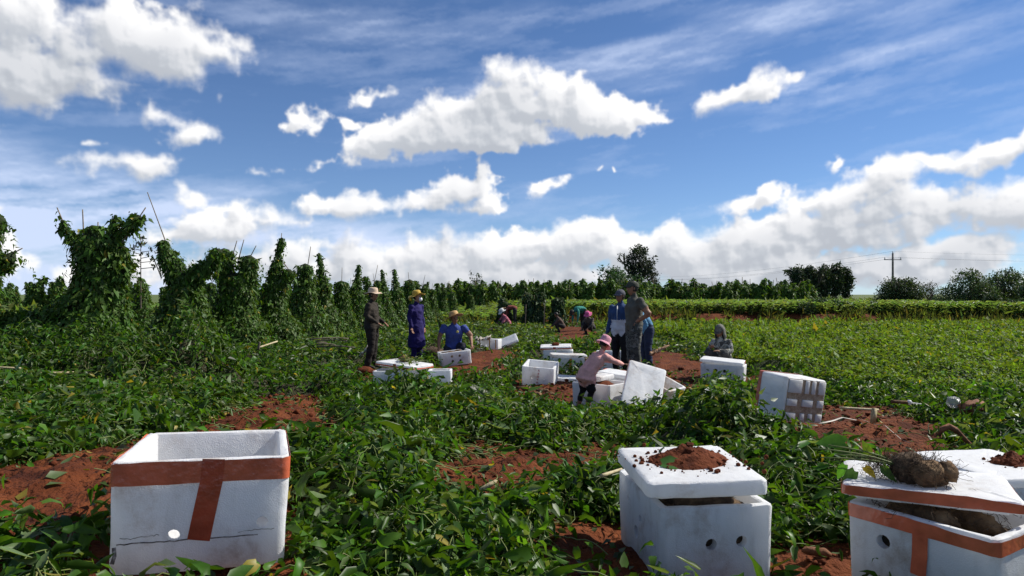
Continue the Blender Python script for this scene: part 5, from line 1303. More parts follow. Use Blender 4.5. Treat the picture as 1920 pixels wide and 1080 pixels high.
    # two stakes left between the diggers
    for i, px in enumerate((984, 1019)):
        x, y = gp(px, 622); stick("thin upright stake in the cut vines near the Y-shaped tower", (x, y, 0), (x + .05, y, 1.15), .022, M_bark, "stakes near the Y-shaped tower", 0, "stake", "garden_stake")
    # dark dug pit litter behind the hand crate
    x, y = gp(815, 676)
    o = clod("root_mass", (x, y + .1, gz(x, y) + .1), .36, M_root, "dark heap of dug roots between the long coat and the four-holed crate", "roots", 77, .55)
    hairs("root_hair", (0, 0, .08), (.2, .15, .1), 120, .3, M_root, o, 8, .004)
M_paper = plain("brown_paper", (.36, .22, .13), .8, var=.3, scale=12)
M_strap = plain("pale_strap", (.55, .50, .42), .5, var=.2)
build_small()

# ------------------------------------------------------------------ people
M_skin = plain("tanned_skin", (.25, .125, .075), .55, var=.12, bump=.1); M_skin_pale = plain("skin", (.40, .22, .15), .55, var=.1, bump=.1)
M_hair = plain("black_hair", (.012, .010, .009), .5, var=.3, scale=60); M_shoe = plain("dark_shoe", (.03, .026, .022), .7); M_shoe_g = plain("green_rubber_shoe", (.06, .08, .05), .6)
M_mask = plain("white_mask", (.72, .74, .78), .7, var=.05); M_eye = plain("dark_eye", (.01, .008, .008), .25, bump=0)
M_lip = plain("lips", (.22, .08, .06), .5, bump=0)
def cloth(name, col, var=.2): return noise_mat(name, [tuple(c * (1 - var) for c in col), col, tuple(min(1, c * (1 + var)) for c in col)], scale=9, detail=6, rough=.85, bump=.5, bscale=14, dist=.03, spec=.2)
def straw(name, col):
    m, nt, b = mat_base(name); n, l = nt.nodes, nt.links
    tcx = n.new("ShaderNodeTexCoord"); w = n.new("ShaderNodeTexWave"); w.wave_type = 'RINGS'; w.rings_direction = 'Z'; w.inputs["Scale"].default_value = 60; w.inputs["Distortion"].default_value = 1.5
    l.new(tcx.outputs["Object"], w.inputs[0]); rp = n.new("ShaderNodeValToRGB"); rp.color_ramp.elements[0].color = (*[c * .7 for c in col], 1); rp.color_ramp.elements[1].color = (*col, 1)
    l.new(w.outputs["Fac"], rp.inputs[0]); l.new(rp.outputs[0], b.inputs["Base Color"]); b.inputs["Roughness"].default_value = .8
    bp = n.new("ShaderNodeBump"); bp.inputs["Strength"].default_value = .4; bp.inputs["Distance"].default_value = .004; l.new(w.outputs["Fac"], bp.inputs["Height"]); l.new(bp.outputs[0], b.inputs["Normal"]); return m
def camo(name, cols, scale=7):
    m, nt, b = mat_base(name); n, l = nt.nodes, nt.links
    tcx = n.new("ShaderNodeTexCoord"); no = n.new("ShaderNodeTexNoise"); no.inputs["Scale"].default_value = scale; no.inputs["Detail"].default_value = 2.5; no.inputs["Distortion"].default_value = .8
    l.new(tcx.outputs["Object"], no.inputs[0]); rp = n.new("ShaderNodeValToRGB"); rp.color_ramp.interpolation = 'CONSTANT'; e = rp.color_ramp.elements
    e[0].position = 0; e[0].color = (*cols[0], 1); e[1].position = .44; e[1].color = (*cols[1], 1); x = e.new(.52); x.color = (*cols[2], 1); x = e.new(.60); x.color = (*cols[0], 1)
    l.new(no.outputs["Fac"], rp.inputs[0]); l.new(rp.outputs[0], b.inputs["Base Color"]); b.inputs["Roughness"].default_value = .9
    n2 = n.new("ShaderNodeTexNoise"); n2.inputs["Scale"].default_value = 12; l.new(tcx.outputs["Object"], n2.inputs[0]); bp = n.new("ShaderNodeBump"); bp.inputs["Strength"].default_value = .5; bp.inputs["Distance"].default_value = .03; l.new(n2.outputs["Fac"], bp.inputs["Height"]); l.new(bp.outputs[0], b.inputs["Normal"]); return m

def esec(pts, radii, side, sides=16):
    """closed tube with elliptical sections; radii [(a along side, b across)]"""
    pts = [Vector(p) for p in pts]; n = len(pts); V = []; side = Vector(side).normalized()
    for i, p in enumerate(pts):
        t = (pts[min(i + 1, n - 1)] - pts[max(i - 1, 0)]).normalized(); s = (side - t * side.dot(t)).normalized(); u = t.cross(s)
        a, b = radii[i]
        for k in range(sides):
            th = 2 * math.pi * k / sides; V.append(p + s * (a * math.cos(th)) + u * (b * math.sin(th)))
    # rounded ends
    t0 = (pts[0] - pts[1]).normalized(); t1 = (pts[-1] - pts[-2]).normalized()
    V.append(pts[0] + t0 * min(radii[0]) * .55); V.append(pts[-1] + t1 * min(radii[-1]) * .55)
    F = []
    for i in range(n - 1):
        for k in range(sides): F.append((i * sides + k, i * sides + (k + 1) % sides, (i + 1) * sides + (k + 1) % sides, (i + 1) * sides + k))
    for k in range(sides):
        F.append((len(V) - 2, (k + 1) % sides, k)); F.append((len(V) - 1, (n - 1) * sides + k, (n - 1) * sides + (k + 1) % sides))
    return [tuple(v) for v in V], F

def stand():
    return dict(pelvis=(0, 0, .93), waist=(0, .0, 1.06), chest=(0, 0, 1.25), neck=(0, .01, 1.43), head=(0, -.02, 1.575), look=(0, -1, 0),
                shr=(-.19, .0, 1.385), shl=(.19, 0, 1.385), elr=(-.24, .03, 1.11), ell=(.24, .03, 1.11), wrr=(-.25, -.03, .87), wrl=(.25, -.03, .87),
                hir=(-.09, 0, .90), hil=(.09, 0, .90), knr=(-.10, -.02, .49), knl=(.10, -.02, .49), anr=(-.10, .02, .08), anl=(.10, .02, .08), toer=(-.12, -.16, .03), toel=(.12, -.16, .03))
def person(label, loc, yaw, J, mats, scale=1.0, voxel=.012, loose=1.0, sleeve='long', skirt=None, seed=0, extra=None, group=None, legcut=None, split=None):
    V3 = Vector; J = {k: V3(v) for k, v in J.items()}
    el = []        # (region, pts, radii, side)
    shv = (J['shl'] - J['shr']).normalized(); hpv = (J['hil'] - J['hir']).normalized()
    L = loose
    el.append(('torso', [J['pelvis'] - (J['waist'] - J['pelvis']) * .5, J['pelvis'], J['waist'], (J['waist'] + J['chest']) / 2, J['chest'], J['chest'] * .45 + J['neck'] * .55, J['neck']],
               [(.13 * L, .10 * L), (.165 * L, .125 * L), (.150 * L, .115 * L), (.160 * L, .118 * L), (.172 * L, .122 * L), (.165, .10), (.065, .062)], shv))
    el.append(('neck', [J['neck'] - V3((0, 0, .03)), J['head'] - V3((0, 0, .05))], [(.055, .06), (.05, .055)], shv))
    lk = J['look'].normalized(); up = (J['head'] - J['neck']).normalized(); hs = lk.cross(up).normalized(); up = hs.cross(lk).normalized()
    hd = J['head']
    el.append(('head', [hd - up * .115 - lk * -.02, hd - up * .085 + lk * .025, hd - up * .04 + lk * .018, hd + up * .01, hd + up * .06, hd + up * .10, hd + up * .12],
               [(.028, .03), (.052, .060), (.066, .078), (.074, .092), (.074, .094), (.056, .07), (.02, .03)], hs))
    el.append(('head', [hd + lk * .09 + up * .015, hd + lk * .112 - up * .02], [(.010, .010), (.016, .014)], hs))
    for s in (-1, 1): el.append(('head', [hd + hs * s * .070 - up * .03 - lk * .005, hd + hs * s * .076 + up * .02 - lk * .012], [(.010, .018), (.010, .022)], hs))
    for s in 'rl':
        sh, e_, w = J['sh' + s], J['el' + s], J['wr' + s]; sd = (e_ - sh).cross(V3((0, 1, .2))); sd = sd if sd.length > 1e-4 else V3((1, 0, 0))
        k = L if sleeve != 'bare' else 1
        el.append(('uarm', [sh, sh * .5 + e_ * .5, e_], [(.056 * k, .060 * k), (.052 * k, .054 * k), (.043 * k, .045 * k)], sd))
        kk = k if sleeve == 'long' else 1
        el.append(('farm', [e_, e_ * .6 + w * .4, w], [(.043 * kk, .045 * kk), (.042 * kk, .042 * kk), (.030 * kk, .028 * kk)], sd))
        hdv = (w - e_).normalized(); palm = w + hdv * .05
        el.append(('hand', [w - hdv * .01, w + hdv * .03, w + hdv * .085], [(.024, .020), (.034, .018), (.038, .015)], hpv if abs(hdv.dot(hpv)) < .8 else V3((0, 0, 1))))
        hi, kn, an, to = J['hi' + s], J['kn' + s], J['an' + s], J['toe' + s]
        sd2 = hpv
        el.append(('thigh', [hi, hi * .5 + kn * .5, kn], [(.098 * L, .105 * L), (.082 * L, .086 * L), (.064 * L, .068 * L)], sd2))
        el.append(('shin', [kn, kn * .62 + an * .38, an], [(.064 * L, .068 * L), (.062 * L, .064 * L), (.052 * L, .054 * L)] if legcut is None else [(.062, .064), (.056, .062), (.038, .042)], sd2))
        hl = an + (an - to).normalized() * .06; hl.z = min(an.z, to.z + .01)
        el.append(('foot', [hl, an - V3((0, 0, .035)), an * .4 + to * .6, to], [(.036, .035), (.046, .045), (.046, .034), (.036, .022)], sd2))
    if skirt: el += skirt(J)
    bm = bmesh.new()
    for (_, pts, rad, sd) in el:
        v, f = esec(pts, rad, sd); vv = [bm.verts.new(x) for x in v]
        for q in f: bm.faces.new([vv[i] for i in q])
    bmesh.ops.recalc_face_normals(bm, faces=bm.faces[:])
    me = bpy.data.meshes.new("raw"); bm.to_mesh(me); bm.free()
    o = bpy.data.objects.new("raw", me); COL.objects.link(o)
    md = o.modifiers.new("r", 'REMESH'); md.mode = 'VOXEL'; md.voxel_size = voxel; md.use_smooth_shade = True
    ms = o.modifiers.new("s", 'SMOOTH'); ms.factor = .5; ms.iterations = 5 if voxel < .02 else 2
    dg = bpy.context.evaluated_depsgraph_get(); dg.update()
    m2 = bpy.data.meshes.new_from_object(o.evaluated_get(dg)); bpy.data.objects.remove(o)
    n = len(m2.vertices); co = np.zeros(n * 3, np.float32); m2.vertices.foreach_get("co", co); co = co.reshape(-1, 3).astype(float)
    nr = np.zeros(n * 3, np.float32); m2.vertices.foreach_get("normal", nr); nr = nr.reshape(-1, 3)
    # which region each vertex belongs to
    best = np.full(n, 1e9); reg = np.zeros(n, int); tt = np.zeros(n); names = []
    for (nm, pts, rad, sd) in el:
        names.append(nm); P_ = np.array([tuple(p) for p in pts]); k = len(P_)
        for i in range(k - 1):
            e_ = P_[i + 1] - P_[i]; s = np.clip(((co - P_[i]) @ e_) / (e_ @ e_ + 1e-9), 0, 1); d = np.linalg.norm(co - P_[i] - s[:, None] * e_, axis=1)
            r = (max(rad[i]) * (1 - s) + max(rad[i + 1]) * s); d = d / r * (.72 if nm == 'skirt' else 1)
            if nm == 'skirt' and i == k - 2: d = np.where(((co - P_[i]) @ e_) / (e_ @ e_ + 1e-9) > 1.12, 9, d)
            m = d < best; best[m] = d[m]; reg[m] = len(names) - 1; tt[m] = ((i + s) / (k - 1))[m]
    nmv = np.array(names)[reg]
    # folds in the clothes
    fold = (fbm2(co[:, 0] * 9 + co[:, 1] * 5 + seed, co[:, 2] * 9, 4, .6, seed % 40) - .5) * .050 * np.isin(nmv, ['torso', 'uarm', 'farm', 'thigh', 'shin', 'skirt'])
    if sleeve != 'long': fold = fold * (nmv != 'farm')
    co = co + nr * fold[:, None]; m2.vertices.foreach_set("co", co.astype(np.float32).ravel())
    slots = ['skin', 'top', 'bottom', 'shoe', 'top2']
    mi = np.zeros(n, int)
    mi[np.isin(nmv, ['torso', 'uarm', 'skirt'])] = 1; mi[nmv == 'farm'] = 1 if sleeve == 'long' else 0
    if sleeve == 'short': mi[(nmv == 'uarm') & (tt > .62)] = 0
    mi[np.isin(nmv, ['thigh', 'shin'])] = 2; mi[nmv == 'foot'] = 3
    if legcut is not None: mi[(nmv == 'shin') & (tt > legcut)] = 0
    mi[(nmv == 'torso') & (tt < .13)] = 2
    if split is not None: mi[(mi == 1) & split(co, nmv, tt)] = 4
    pf = m2.polygons; lt = np.zeros(len(m2.loops), np.int32); m2.loops.foreach_get("vertex_index", lt); ls = np.zeros(len(pf), np.int32); pf.foreach_get("loop_start", ls)
    for s in slots: m2.materials.append(mats.get(s) or mats['top'])
    pf.foreach_set("material_index", mi[lt[ls]].astype(np.int32)); pf.foreach_set("use_smooth", np.ones(len(pf), bool))
    # fingers
    bm = bmesh.new(); bm.from_mesh(m2)
    for s in 'rl':
        w, e_ = J['wr' + s], J['el' + s]; h = (w - e_).normalized(); acr = (hpv if abs(h.dot(hpv)) < .8 else V3((0, 0, 1))); acr = (acr - h * acr.dot(h)).normalized(); pn = h.cross(acr)
        if s == 'l': pn = -pn
        for i, (off, ln) in enumerate(((-.028, .055), (-.010, .068), (.010, .064), (.028, .050), (0, 0))):
            if i < 4: b0 = w + h * .085 + acr * off; d0 = h; 
            else: b0 = w + h * .03 - acr * .03 * (1 if s == 'r' else -1); d0 = (h * .7 - acr * .7 * (1 if s == 'r' else -1)).normalized(); ln = .055
            pts = [b0, b0 + (d0 + pn * .15).normalized() * ln * .5, b0 + (d0 + pn * .15).normalized() * ln * .5 + (d0 + pn * .6).normalized() * ln * .5]
            v, f = esec(pts, [(.009, .009), (.0085, .0085), (.006, .006)], acr if i < 4 else pn, 6); vv = [bm.verts.new(x) for x in v]
            for q in f: fc = bm.faces.new([vv[k] for k in q]); fc.material_index = 0; fc.smooth = True
    bm.to_mesh(m2); bm.free()
    b = bpy.data.objects.new("person", m2); COL.objects.link(b)
    b.location = loc; b.rotation_euler = (0, 0, math.radians(yaw)); b.scale = (scale,) * 3
    tag(b, label, "person", group)
    HM = Matrix((hs, -lk, up)).transposed().to_4x4(); HM.translation = hd      # head frame: x right of picture, -y forward, z up
    b["__hm"] = [v for r in HM for v in r]
    for s in (-1, 1):
        e_ = bmesh.new(); bmesh.ops.create_uvsphere(e_, u_segments=8, v_segments=6, radius=.011, matrix=HM @ Matrix.Translation((s * .03, -.083, .012)))
        bm_obj("eye", e_, M_eye, b)
    e_ = bmesh.new(); bmesh.ops.create_uvsphere(e_, u_segments=8, v_segments=6, radius=1, matrix=HM @ Matrix.Translation((0, -.082, -.055)) @ Matrix.Diagonal((.024, .010, .006, 1))); bm_obj("mouth", e_, M_lip, b)
    del b["__hm"]
    return b, HM
def hat(parent, HM, mat, brim=.17, crown=.10, ch=.12, wave=.02, front=0.0, seed=0, tilt=(0, 0), name="straw_hat", droop=-.02, band=None, ribbon_mat=None):
    rng = np.random.default_rng(seed); n = 36; rings = []
    prof = [(0, ch), (crown * .55, ch * .99), (crown * .88, ch * .86), (crown, ch * .5), (crown * 1.03, .01), (crown * 1.06, 0), (crown + (brim - crown) * .4, droop * .25), (crown + (brim - crown) * .75, droop * .6), (brim, droop), (brim * .995, droop - .004), (crown * 1.04, -.006)]
    V = []
    for (r, z) in prof:
        for k in range(n):
            a = 2 * math.pi * k / n; out = max(0, (r - crown) / max(brim - crown, 1e-3))
            zz = z + out * (wave * math.sin(2 * a + seed) + wave * .5 * math.sin(5 * a + 2 * seed) + front * max(0, -math.sin(a)))
            V.append((math.cos(a) * r, math.sin(a) * r * 1.08, zz))
    V = np.array(V); idx = np.arange(len(V)).reshape(len(prof), n); nx = np.roll(idx, -1, 1); q = np.stack([idx[:-1], nx[:-1], nx[1:], idx[1:]], -1).reshape(-1, 4)
    M = HM @ Matrix.Translation((0, .012, .045)) @ Matrix.Rotation(tilt[0], 4, 'X') @ Matrix.Rotation(tilt[1], 4, 'Y')
    V = np.array([tuple(M @ Vector(v)) for v in V])
    return link(name, new_mesh(name, V, q, smooth_shade=True), mat, parent)
def cap(parent, HM, mat, visor_mat=None, h=.10, visor=.075, flat=False):
    bm = bmesh.new(); bmesh.ops.create_uvsphere(bm, u_segments=20, v_segments=12, radius=1)
    bmesh.ops.delete(bm, geom=[v for v in bm.verts if v.co.z < -.05], context='VERTS')
    for v in bm.verts:
        z = v.co.z
        if flat: k = 1.06 if z < .75 else 1.0; v.co = Vector((v.co.x * .090 * (1.08 if z < .8 else 1), v.co.y * .108 * (1.06 if z < .8 else 1), min(z * 1.5, 1.0) * h * .8 + .035))
        else: v.co = Vector((v.co.x * .086, v.co.y * .106, z * h + .035))
    bmesh.ops.transform(bm, matrix=HM, verts=bm.verts[:]); c = bm_obj("cap", bm, mat, parent)
    n = 12; V = []
    for j, r in enumerate((0, .5, 1)):
        for k in range(n + 1):
            a = math.pi * (1.12 + .76 * k / n); x = math.cos(a) * .088; y = math.sin(a) * (.104 + r * visor); V.append(tuple(HM @ Vector((x * (1 - .1 * r), y, .042 - r * .022 - .02 * (x / .08) ** 2 * r))))
    idx = np.arange(3 * (n + 1)).reshape(3, n + 1); q = np.stack([idx[:-1, :-1], idx[:-1, 1:], idx[1:, 1:], idx[1:, :-1]], -1).reshape(-1, 4)
    v = link("visor", new_mesh("visor", np.array(V), q, smooth_shade=True), visor_mat or mat, c); md = v.modifiers.new("s", 'SOLIDIFY'); md.thickness = .004
    return c
def hair(parent, HM, back=-.06):
    bm = bmesh.new(); bmesh.ops.create_uvsphere(bm, u_segments=18, v_segments=12, radius=1)
    bmesh.ops.delete(bm, geom=[v for v in bm.verts if (v.co.y < -.35 and v.co.z < .35) or v.co.z < -.62], context='VERTS')
    for v in bm.verts: v.co = HM @ Vector((v.co.x * .081, v.co.y * .101 + .004, v.co.z * .125 + .012))
    return bm_obj("hair", bm, M_hair, parent)

def build_people():
    Vv = Vector
    def foot(px, d): x = (px - 960) / F * d; return (x, d, gz(x, d))
    # man in dark clothes and pale hat
    J = stand(); J.update(elr=(-.23, .04, 1.12), wrr=(-.20, -.20, .98), ell=(.23, .02, 1.12), wrl=(.14, -.22, .98), head=(0, -.035, 1.57), look=(.0, -1, -.12), knr=(-.10, -.03, .49), anr=(-.12, .06, .08), toer=(-.13, -.12, .03))
    b, H_ = person("standing man in dark brown shirt and trousers with a pale straw hat", foot(697, 14.5), 82, J, dict(skin=M_skin, top=cloth("dark_brown_shirt", (.032, .026, .020)), bottom=cloth("dark_trousers", (.024, .020, .018)), shoe=M_shoe), 1.0, .016, 1.2, 'long', seed=1)
    hair(b, H_); hat(b, H_, straw("pale_straw", (.62, .47, .34)), .18, .098, .115, .018, .02, 1, (-.10, .0))
    # woman in the long violet coat
    J = stand(); J.update(elr=(-.215, .05, 1.11), wrr=(-.215, -.02, .88), look=(.15, -1, .02))
    def coat(Jx):
        p = Jx['pelvis']; return [('skirt', [p + Vv((0, 0, .10)), p, p - Vv((0, 0, .25)), p - Vv((0, 0, .50))], [(.165, .13), (.19, .155), (.205, .175), (.22, .19)], (1, 0, 0))]
    purple = cloth("violet_coat", (.017, .012, .088))
    b, H_ = person("woman in a knee-length violet coat with a yellow hat and white face mask", foot(781, 15.4), 62, J, dict(skin=M_skin_pale, top=purple, bottom=purple, shoe=M_shoe_g), .975, .016, 1.12, 'long', coat, 2)
    hair(b, H_); hat(b, H_, straw("yellow_straw", (.55, .36, .05)), .19, .098, .12, .03, .03, 3, (-.12, .1), droop=-.015)
    bm = bmesh.new(); bmesh.ops.create_uvsphere(bm, u_segments=14, v_segments=10, radius=1); bmesh.ops.delete(bm, geom=[v for v in bm.verts if v.co.y > .15], context='VERTS')
    for v in bm.verts: v.co = H_ @ Vv((v.co.x * .064, v.co.y * .062 - .062, v.co.z * .055 - .048))
    bm_obj("face_mask", bm, M_mask, b)
    # man in the blue T-shirt, squatting
    J = stand(); J.update(pelvis=(0, .10, .33), waist=(0, .07, .46), chest=(0, .0, .65), neck=(0, -.03, .83), head=(0, -.07, .96), look=(.25, -1, -.1), shr=(-.20, 0, .785), shl=(.20, 0, .785), elr=(-.32, -.03, .55), wrr=(-.34, -.16, .33), ell=(.35, -.08, .57), wrl=(.34, -.30, .40),
                          hir=(-.10, .1, .31), hil=(.10, .1, .31), knr=(-.16, -.22, .10), knl=(.16, -.24, .36), anr=(-.13, .22, .08), anl=(.15, -.12, .08), toer=(-.13, .36, .03), toel=(.17, -.30, .03))
    b, H_ = person("kneeling man in a blue T-shirt and wide straw hat behind a four-holed crate", foot(851, 15.5), 12, J, dict(skin=M_skin, top=cloth("blue_tshirt", (.050, .075, .26)), bottom=cloth("navy_trousers", (.02, .022, .035)), shoe=M_shoe), 1.05, .016, 1.15, 'short', None, 3)
    hair(b, H_); hat(b, H_, straw("honey_straw", (.58, .36, .15)), .20, .10, .11, .012, .03, 5, (-.25, .12))
    bm = bmesh.new(); bmesh.ops.create_uvsphere(bm, u_segments=10, v_segments=8, radius=1, matrix=Matrix.Translation((.06, -.118, .665)) @ Matrix.Diagonal((.03, .012, .03, 1))); bm_obj("shirt_emblem", bm, plain("emblem_yellow", (.5, .42, .12), .7), b)
    # man with camouflage trousers, hands on hips
    J = stand(); J.update(ell=(.33, .14, 1.13), wrl=(.17, -.02, 1.0), elr=(-.33, .14, 1.13), wrr=(-.17, -.02, 1.0), head=(0, -.03, 1.58), look=(-.05, -1, .10), chest=(0, -.01, 1.25))
    b, H_ = person("man in grey T-shirt, cap and camouflage trousers standing with hands on hips", foot(1189, 12.4), -78, J, dict(skin=M_skin, top=cloth("grey_green_tshirt", (.085, .082, .070)), bottom=camo("camouflage", ((.055, .060, .052), (.025, .028, .028), (.12, .125, .115)), 9), shoe=M_shoe_g), 1.03, .016, 1.24, 'short', None, 4)
    hair(b, H_); cap(b, H_, cloth("olive_cap", (.055, .058, .045)), None, .10, .07, True)
    # man in the two-tone jacket
    J = stand(); J.update(look=(-.35, -1, 0), wrr=(-.27, -.06, .86))
    b, H_ = person("man in a navy and white two-tone jacket standing beside the camouflage trousers", foot(1164, 13.1), -38, J, dict(skin=M_skin, top=cloth("navy_jacket", (.030, .060, .15)), top2=cloth("white_jacket_panel", (.52, .53, .58)), bottom=cloth("black_trousers", (.012, .012, .014)), shoe=M_shoe), .985, .016, 1.2, 'long', None, 5,
                    split=lambda co, nm, tt: (nm == 'torso') & (co[:, 2] < 1.12))
    hair(b, H_); cap(b, H_, cloth("grey_cap", (.10, .10, .12)), None, .10, .07)
    bm = bmesh.new(); bmesh.ops.create_cube(bm, size=1, matrix=Matrix.Translation((.0, -.140, 1.24)) @ Matrix.Diagonal((.012, .02, .30, 1))); bm_obj("zip", bm, M_foam[1], b)
    # person in light blue bending behind them
    J = stand(); J.update(waist=(0, -.06, 1.05), chest=(0, -.20, 1.16), neck=(0, -.36, 1.22), head=(0, -.48, 1.25), look=(0, -.6, -.8), shr=(-.19, -.30, 1.20), shl=(.19, -.30, 1.20), elr=(-.27, -.22, .98), ell=(.27, -.16, .98), wrr=(-.24, -.34, .80), wrl=(.24, -.26, .82))
    b, H_ = person("person in a light blue shirt and jeans bending behind the camouflage-trousered man", foot(1212, 13.9), -70, J, dict(skin=M_skin, top=cloth("light_blue_shirt", (.10, .24, .38)), bottom=cloth("blue_jeans", (.030, .042, .085)), shoe=M_shoe), .95, .016, 1.15, 'long', None, 6)
    hair(b, H_)
    # child in the pink coat reaching into the crate
    J = stand(); J.update(pelvis=(0, .02, .74), waist=(0, -.08, .86), chest=(0, -.22, 1.00), neck=(0, -.34, 1.16), head=(0, -.40, 1.32), look=(0, -.85, -.5), shr=(-.17, -.28, 1.10), shl=(.17, -.28, 1.10), elr=(-.24, -.52, .98), wrr=(-.16, -.75, .92), ell=(.24, -.46, .98), wrl=(.18, -.72, .94),
                          hir=(-.09, .02, .72), hil=(.09, .02, .72), knr=(-.10, -.02, .40), knl=(.12, .03, .40), anr=(-.10, .08, .08), anl=(.14, .14, .08), toer=(-.1, -.08, .03), toel=(.14, -.02, .03))
    def coat2(Jx):
        p = Jx['pelvis']; return [('skirt', [p + Vv((0, -.06, .10)), p + Vv((0, -.02, 0)), p + Vv((0, .03, -.14))], [(.16, .15), (.20, .18), (.23, .21)], (1, 0, 0))]
    pk = cloth("pink_coat", (.70, .36, .32), .15)
    cx, cy, cz = foot(1102, 8.55)
    b, H_ = person("small person in a pink coat and pink sun hat bending over a crate", (cx, cy, cz), 118, J, dict(skin=M_skin, top=pk, bottom=cloth("black_leggings", (.012, .011, .013)), shoe=plain("bare_foot", (.16, .08, .05), .7)), .62, .019, 1.3, 'long', coat2, 7, legcut=.75)
    hair(b, H_); hat(b, H_, cloth("pink_hat", (.62, .30, .36), .12), .165, .105, .15, .012, -.02, 8, (.05, 0), "sun_hat", -.055)
    # hooded person crouching behind the crate
    J = stand(); J.update(pelvis=(0, .12, .30), waist=(0, .08, .43), chest=(0, .0, .60), neck=(0, -.05, .76), head=(0, -.10, .88), look=(-.1, -1, -.35), shr=(-.17, -.0, .70), shl=(.17, 0, .70), elr=(-.24, -.12, .48), wrr=(-.08, -.34, .56), ell=(.25, -.08, .48), wrl=(.10, -.34, .50),
                          hir=(-.10, .1, .28), hil=(.10, .1, .28), knr=(-.18, -.30, .48), knl=(.18, -.30, .48), anr=(-.15, -.10, .08), anl=(.15, -.10, .08), toer=(-.18, -.28, .03), toel=(.18, -.28, .03))
    gc = camo("grey_patterned_cloth", ((.20, .20, .17), (.36, .36, .32), (.06, .06, .055)), 8)
    b, H_ = person("crouching person with a grey patterned hood and cap visor behind a crate", foot(1353, 12.95), -40, J, dict(skin=M_skin, top=gc, bottom=cloth("grey_trousers", (.06, .06, .06)), shoe=M_shoe), .90, .015, 1.08, 'long', None, 9)
    hd = cloth("grey_hood", (.16, .155, .135))
    bm = bmesh.new(); bmesh.ops.create_uvsphere(bm, u_segments=22, v_segments=16, radius=1); bmesh.ops.delete(bm, geom=[v for v in bm.verts if v.co.y < -.55 and v.co.z < .6], context='VERTS')
    for v in bm.verts: z = v.co.z; v.co = H_ @ Vv((v.co.x * (.105 if z > -.3 else .125), v.co.y * .128 + .012, z * .165 - .005 - (.05 if z < -.3 else 0)))
    h_ = bm_obj("hood", bm, hd, b); md = h_.modifiers.new("s", 'SOLIDIFY'); md.thickness = .006
    cap(b, H_, hd, cloth("visor_brown", (.10, .085, .07)), .11, .085)
    # diggers farther off
    def bent(): 
        J = stand(); J.update(waist=(0, -.10, 1.0), chest=(0, -.30, .98), neck=(0, -.46, .90), head=(0, -.58, .84), look=(0, -.5, -.9), shr=(-.18, -.40, .93), shl=(.18, -.40, .93), elr=(-.2, -.42, .66), wrr=(-.16, -.45, .42), ell=(.2, -.42, .66), wrl=(.16, -.45, .42)); return J
    def squat():
        J = stand(); J.update(pelvis=(0, .12, .28), waist=(0, .06, .42), chest=(0, -.06, .58), neck=(0, -.14, .72), head=(0, -.20, .84), look=(0, -.8, -.5), shr=(-.17, -.08, .68), shl=(.17, -.08, .68), elr=(-.24, -.24, .45), wrr=(-.15, -.42, .30), ell=(.24, -.24, .45), wrl=(.15, -.42, .30),
                              hir=(-.10, .1, .28), hil=(.10, .1, .28), knr=(-.18, -.28, .46), knl=(.18, -.28, .46), anr=(-.15, -.08, .08), anl=(.15, -.08, .08), toer=(-.18, -.26, .03), toel=(.18, -.26, .03)); return J
    def gpf(px, py): x, y = gp(px, py); return (x, y, gz(x, y))
    dk = cloth("dark_cloth", (.03, .028, .030))
    b, H_ = person("far squatting digger in pink with a white sun hat", gpf(950, 624), -70, squat(), dict(skin=M_skin, top=cloth("rose_top", (.40, .13, .17)), bottom=dk, shoe=M_shoe), 1.0, .022, 1.05, 'long', None, 10); hair(b, H_); hat(b, H_, M_foam[1], .17, .10, .12, .02, 0, 2, name="sun_hat", droop=-.03)
    b, H_ = person("far digger in maroon bending over in front of the short blunt tower", gpf(966, 613), -100, bent(), dict(skin=M_skin, top=cloth("maroon_top", (.20, .055, .045)), bottom=dk, shoe=M_shoe), .95, .022, 1.05, 'long', None, 11); hair(b, H_); hat(b, H_, straw("dull_straw", (.35, .26, .16)), .16, .10, .11, .01, 0, 3)
    J = stand(); J.update(ell=(.26, -.1, 1.1), wrl=(.15, -.34, 1.08))
    b, H_ = person("far worker in dark red clothes standing before the Y-shaped tower", gpf(1003, 611), 60, J, dict(skin=M_skin, top=cloth("dark_red_top", (.075, .030, .025)), bottom=dk, shoe=M_shoe), .72, .022, 1.05, 'long', None, 12); hair(b, H_)
    b, H_ = person("far crouching digger in dark clothes beside the dug soil", gpf(1051, 624), -90, squat(), dict(skin=M_skin, top=cloth("dusky_top", (.085, .055, .045)), bottom=dk, shoe=M_shoe), .85, .022, 1.05, 'long', None, 13); hair(b, H_)
    b, H_ = person("far digger in a teal shirt and dark trousers bending down", gpf(1094, 622), -60, bent(), dict(skin=M_skin, top=cloth("teal_shirt", (.035, .20, .16)), bottom=dk, shoe=M_shoe), .98, .022, 1.05, 'long', None, 14); hair(b, H_); cap(b, H_, dk)
    b, H_ = person("far squatting digger with a bright pink hat and grey top", gpf(1107, 628), -40, squat(), dict(skin=M_skin, top=cloth("grey_brown_top", (.10, .085, .07)), bottom=dk, shoe=M_shoe), .92, .022, 1.05, 'long', None, 15); hair(b, H_); hat(b, H_, cloth("bright_pink_hat", (.62, .13, .28), .1), .18, .10, .12, .02, 0, 4, name="sun_hat", droop=-.03)
build_people()

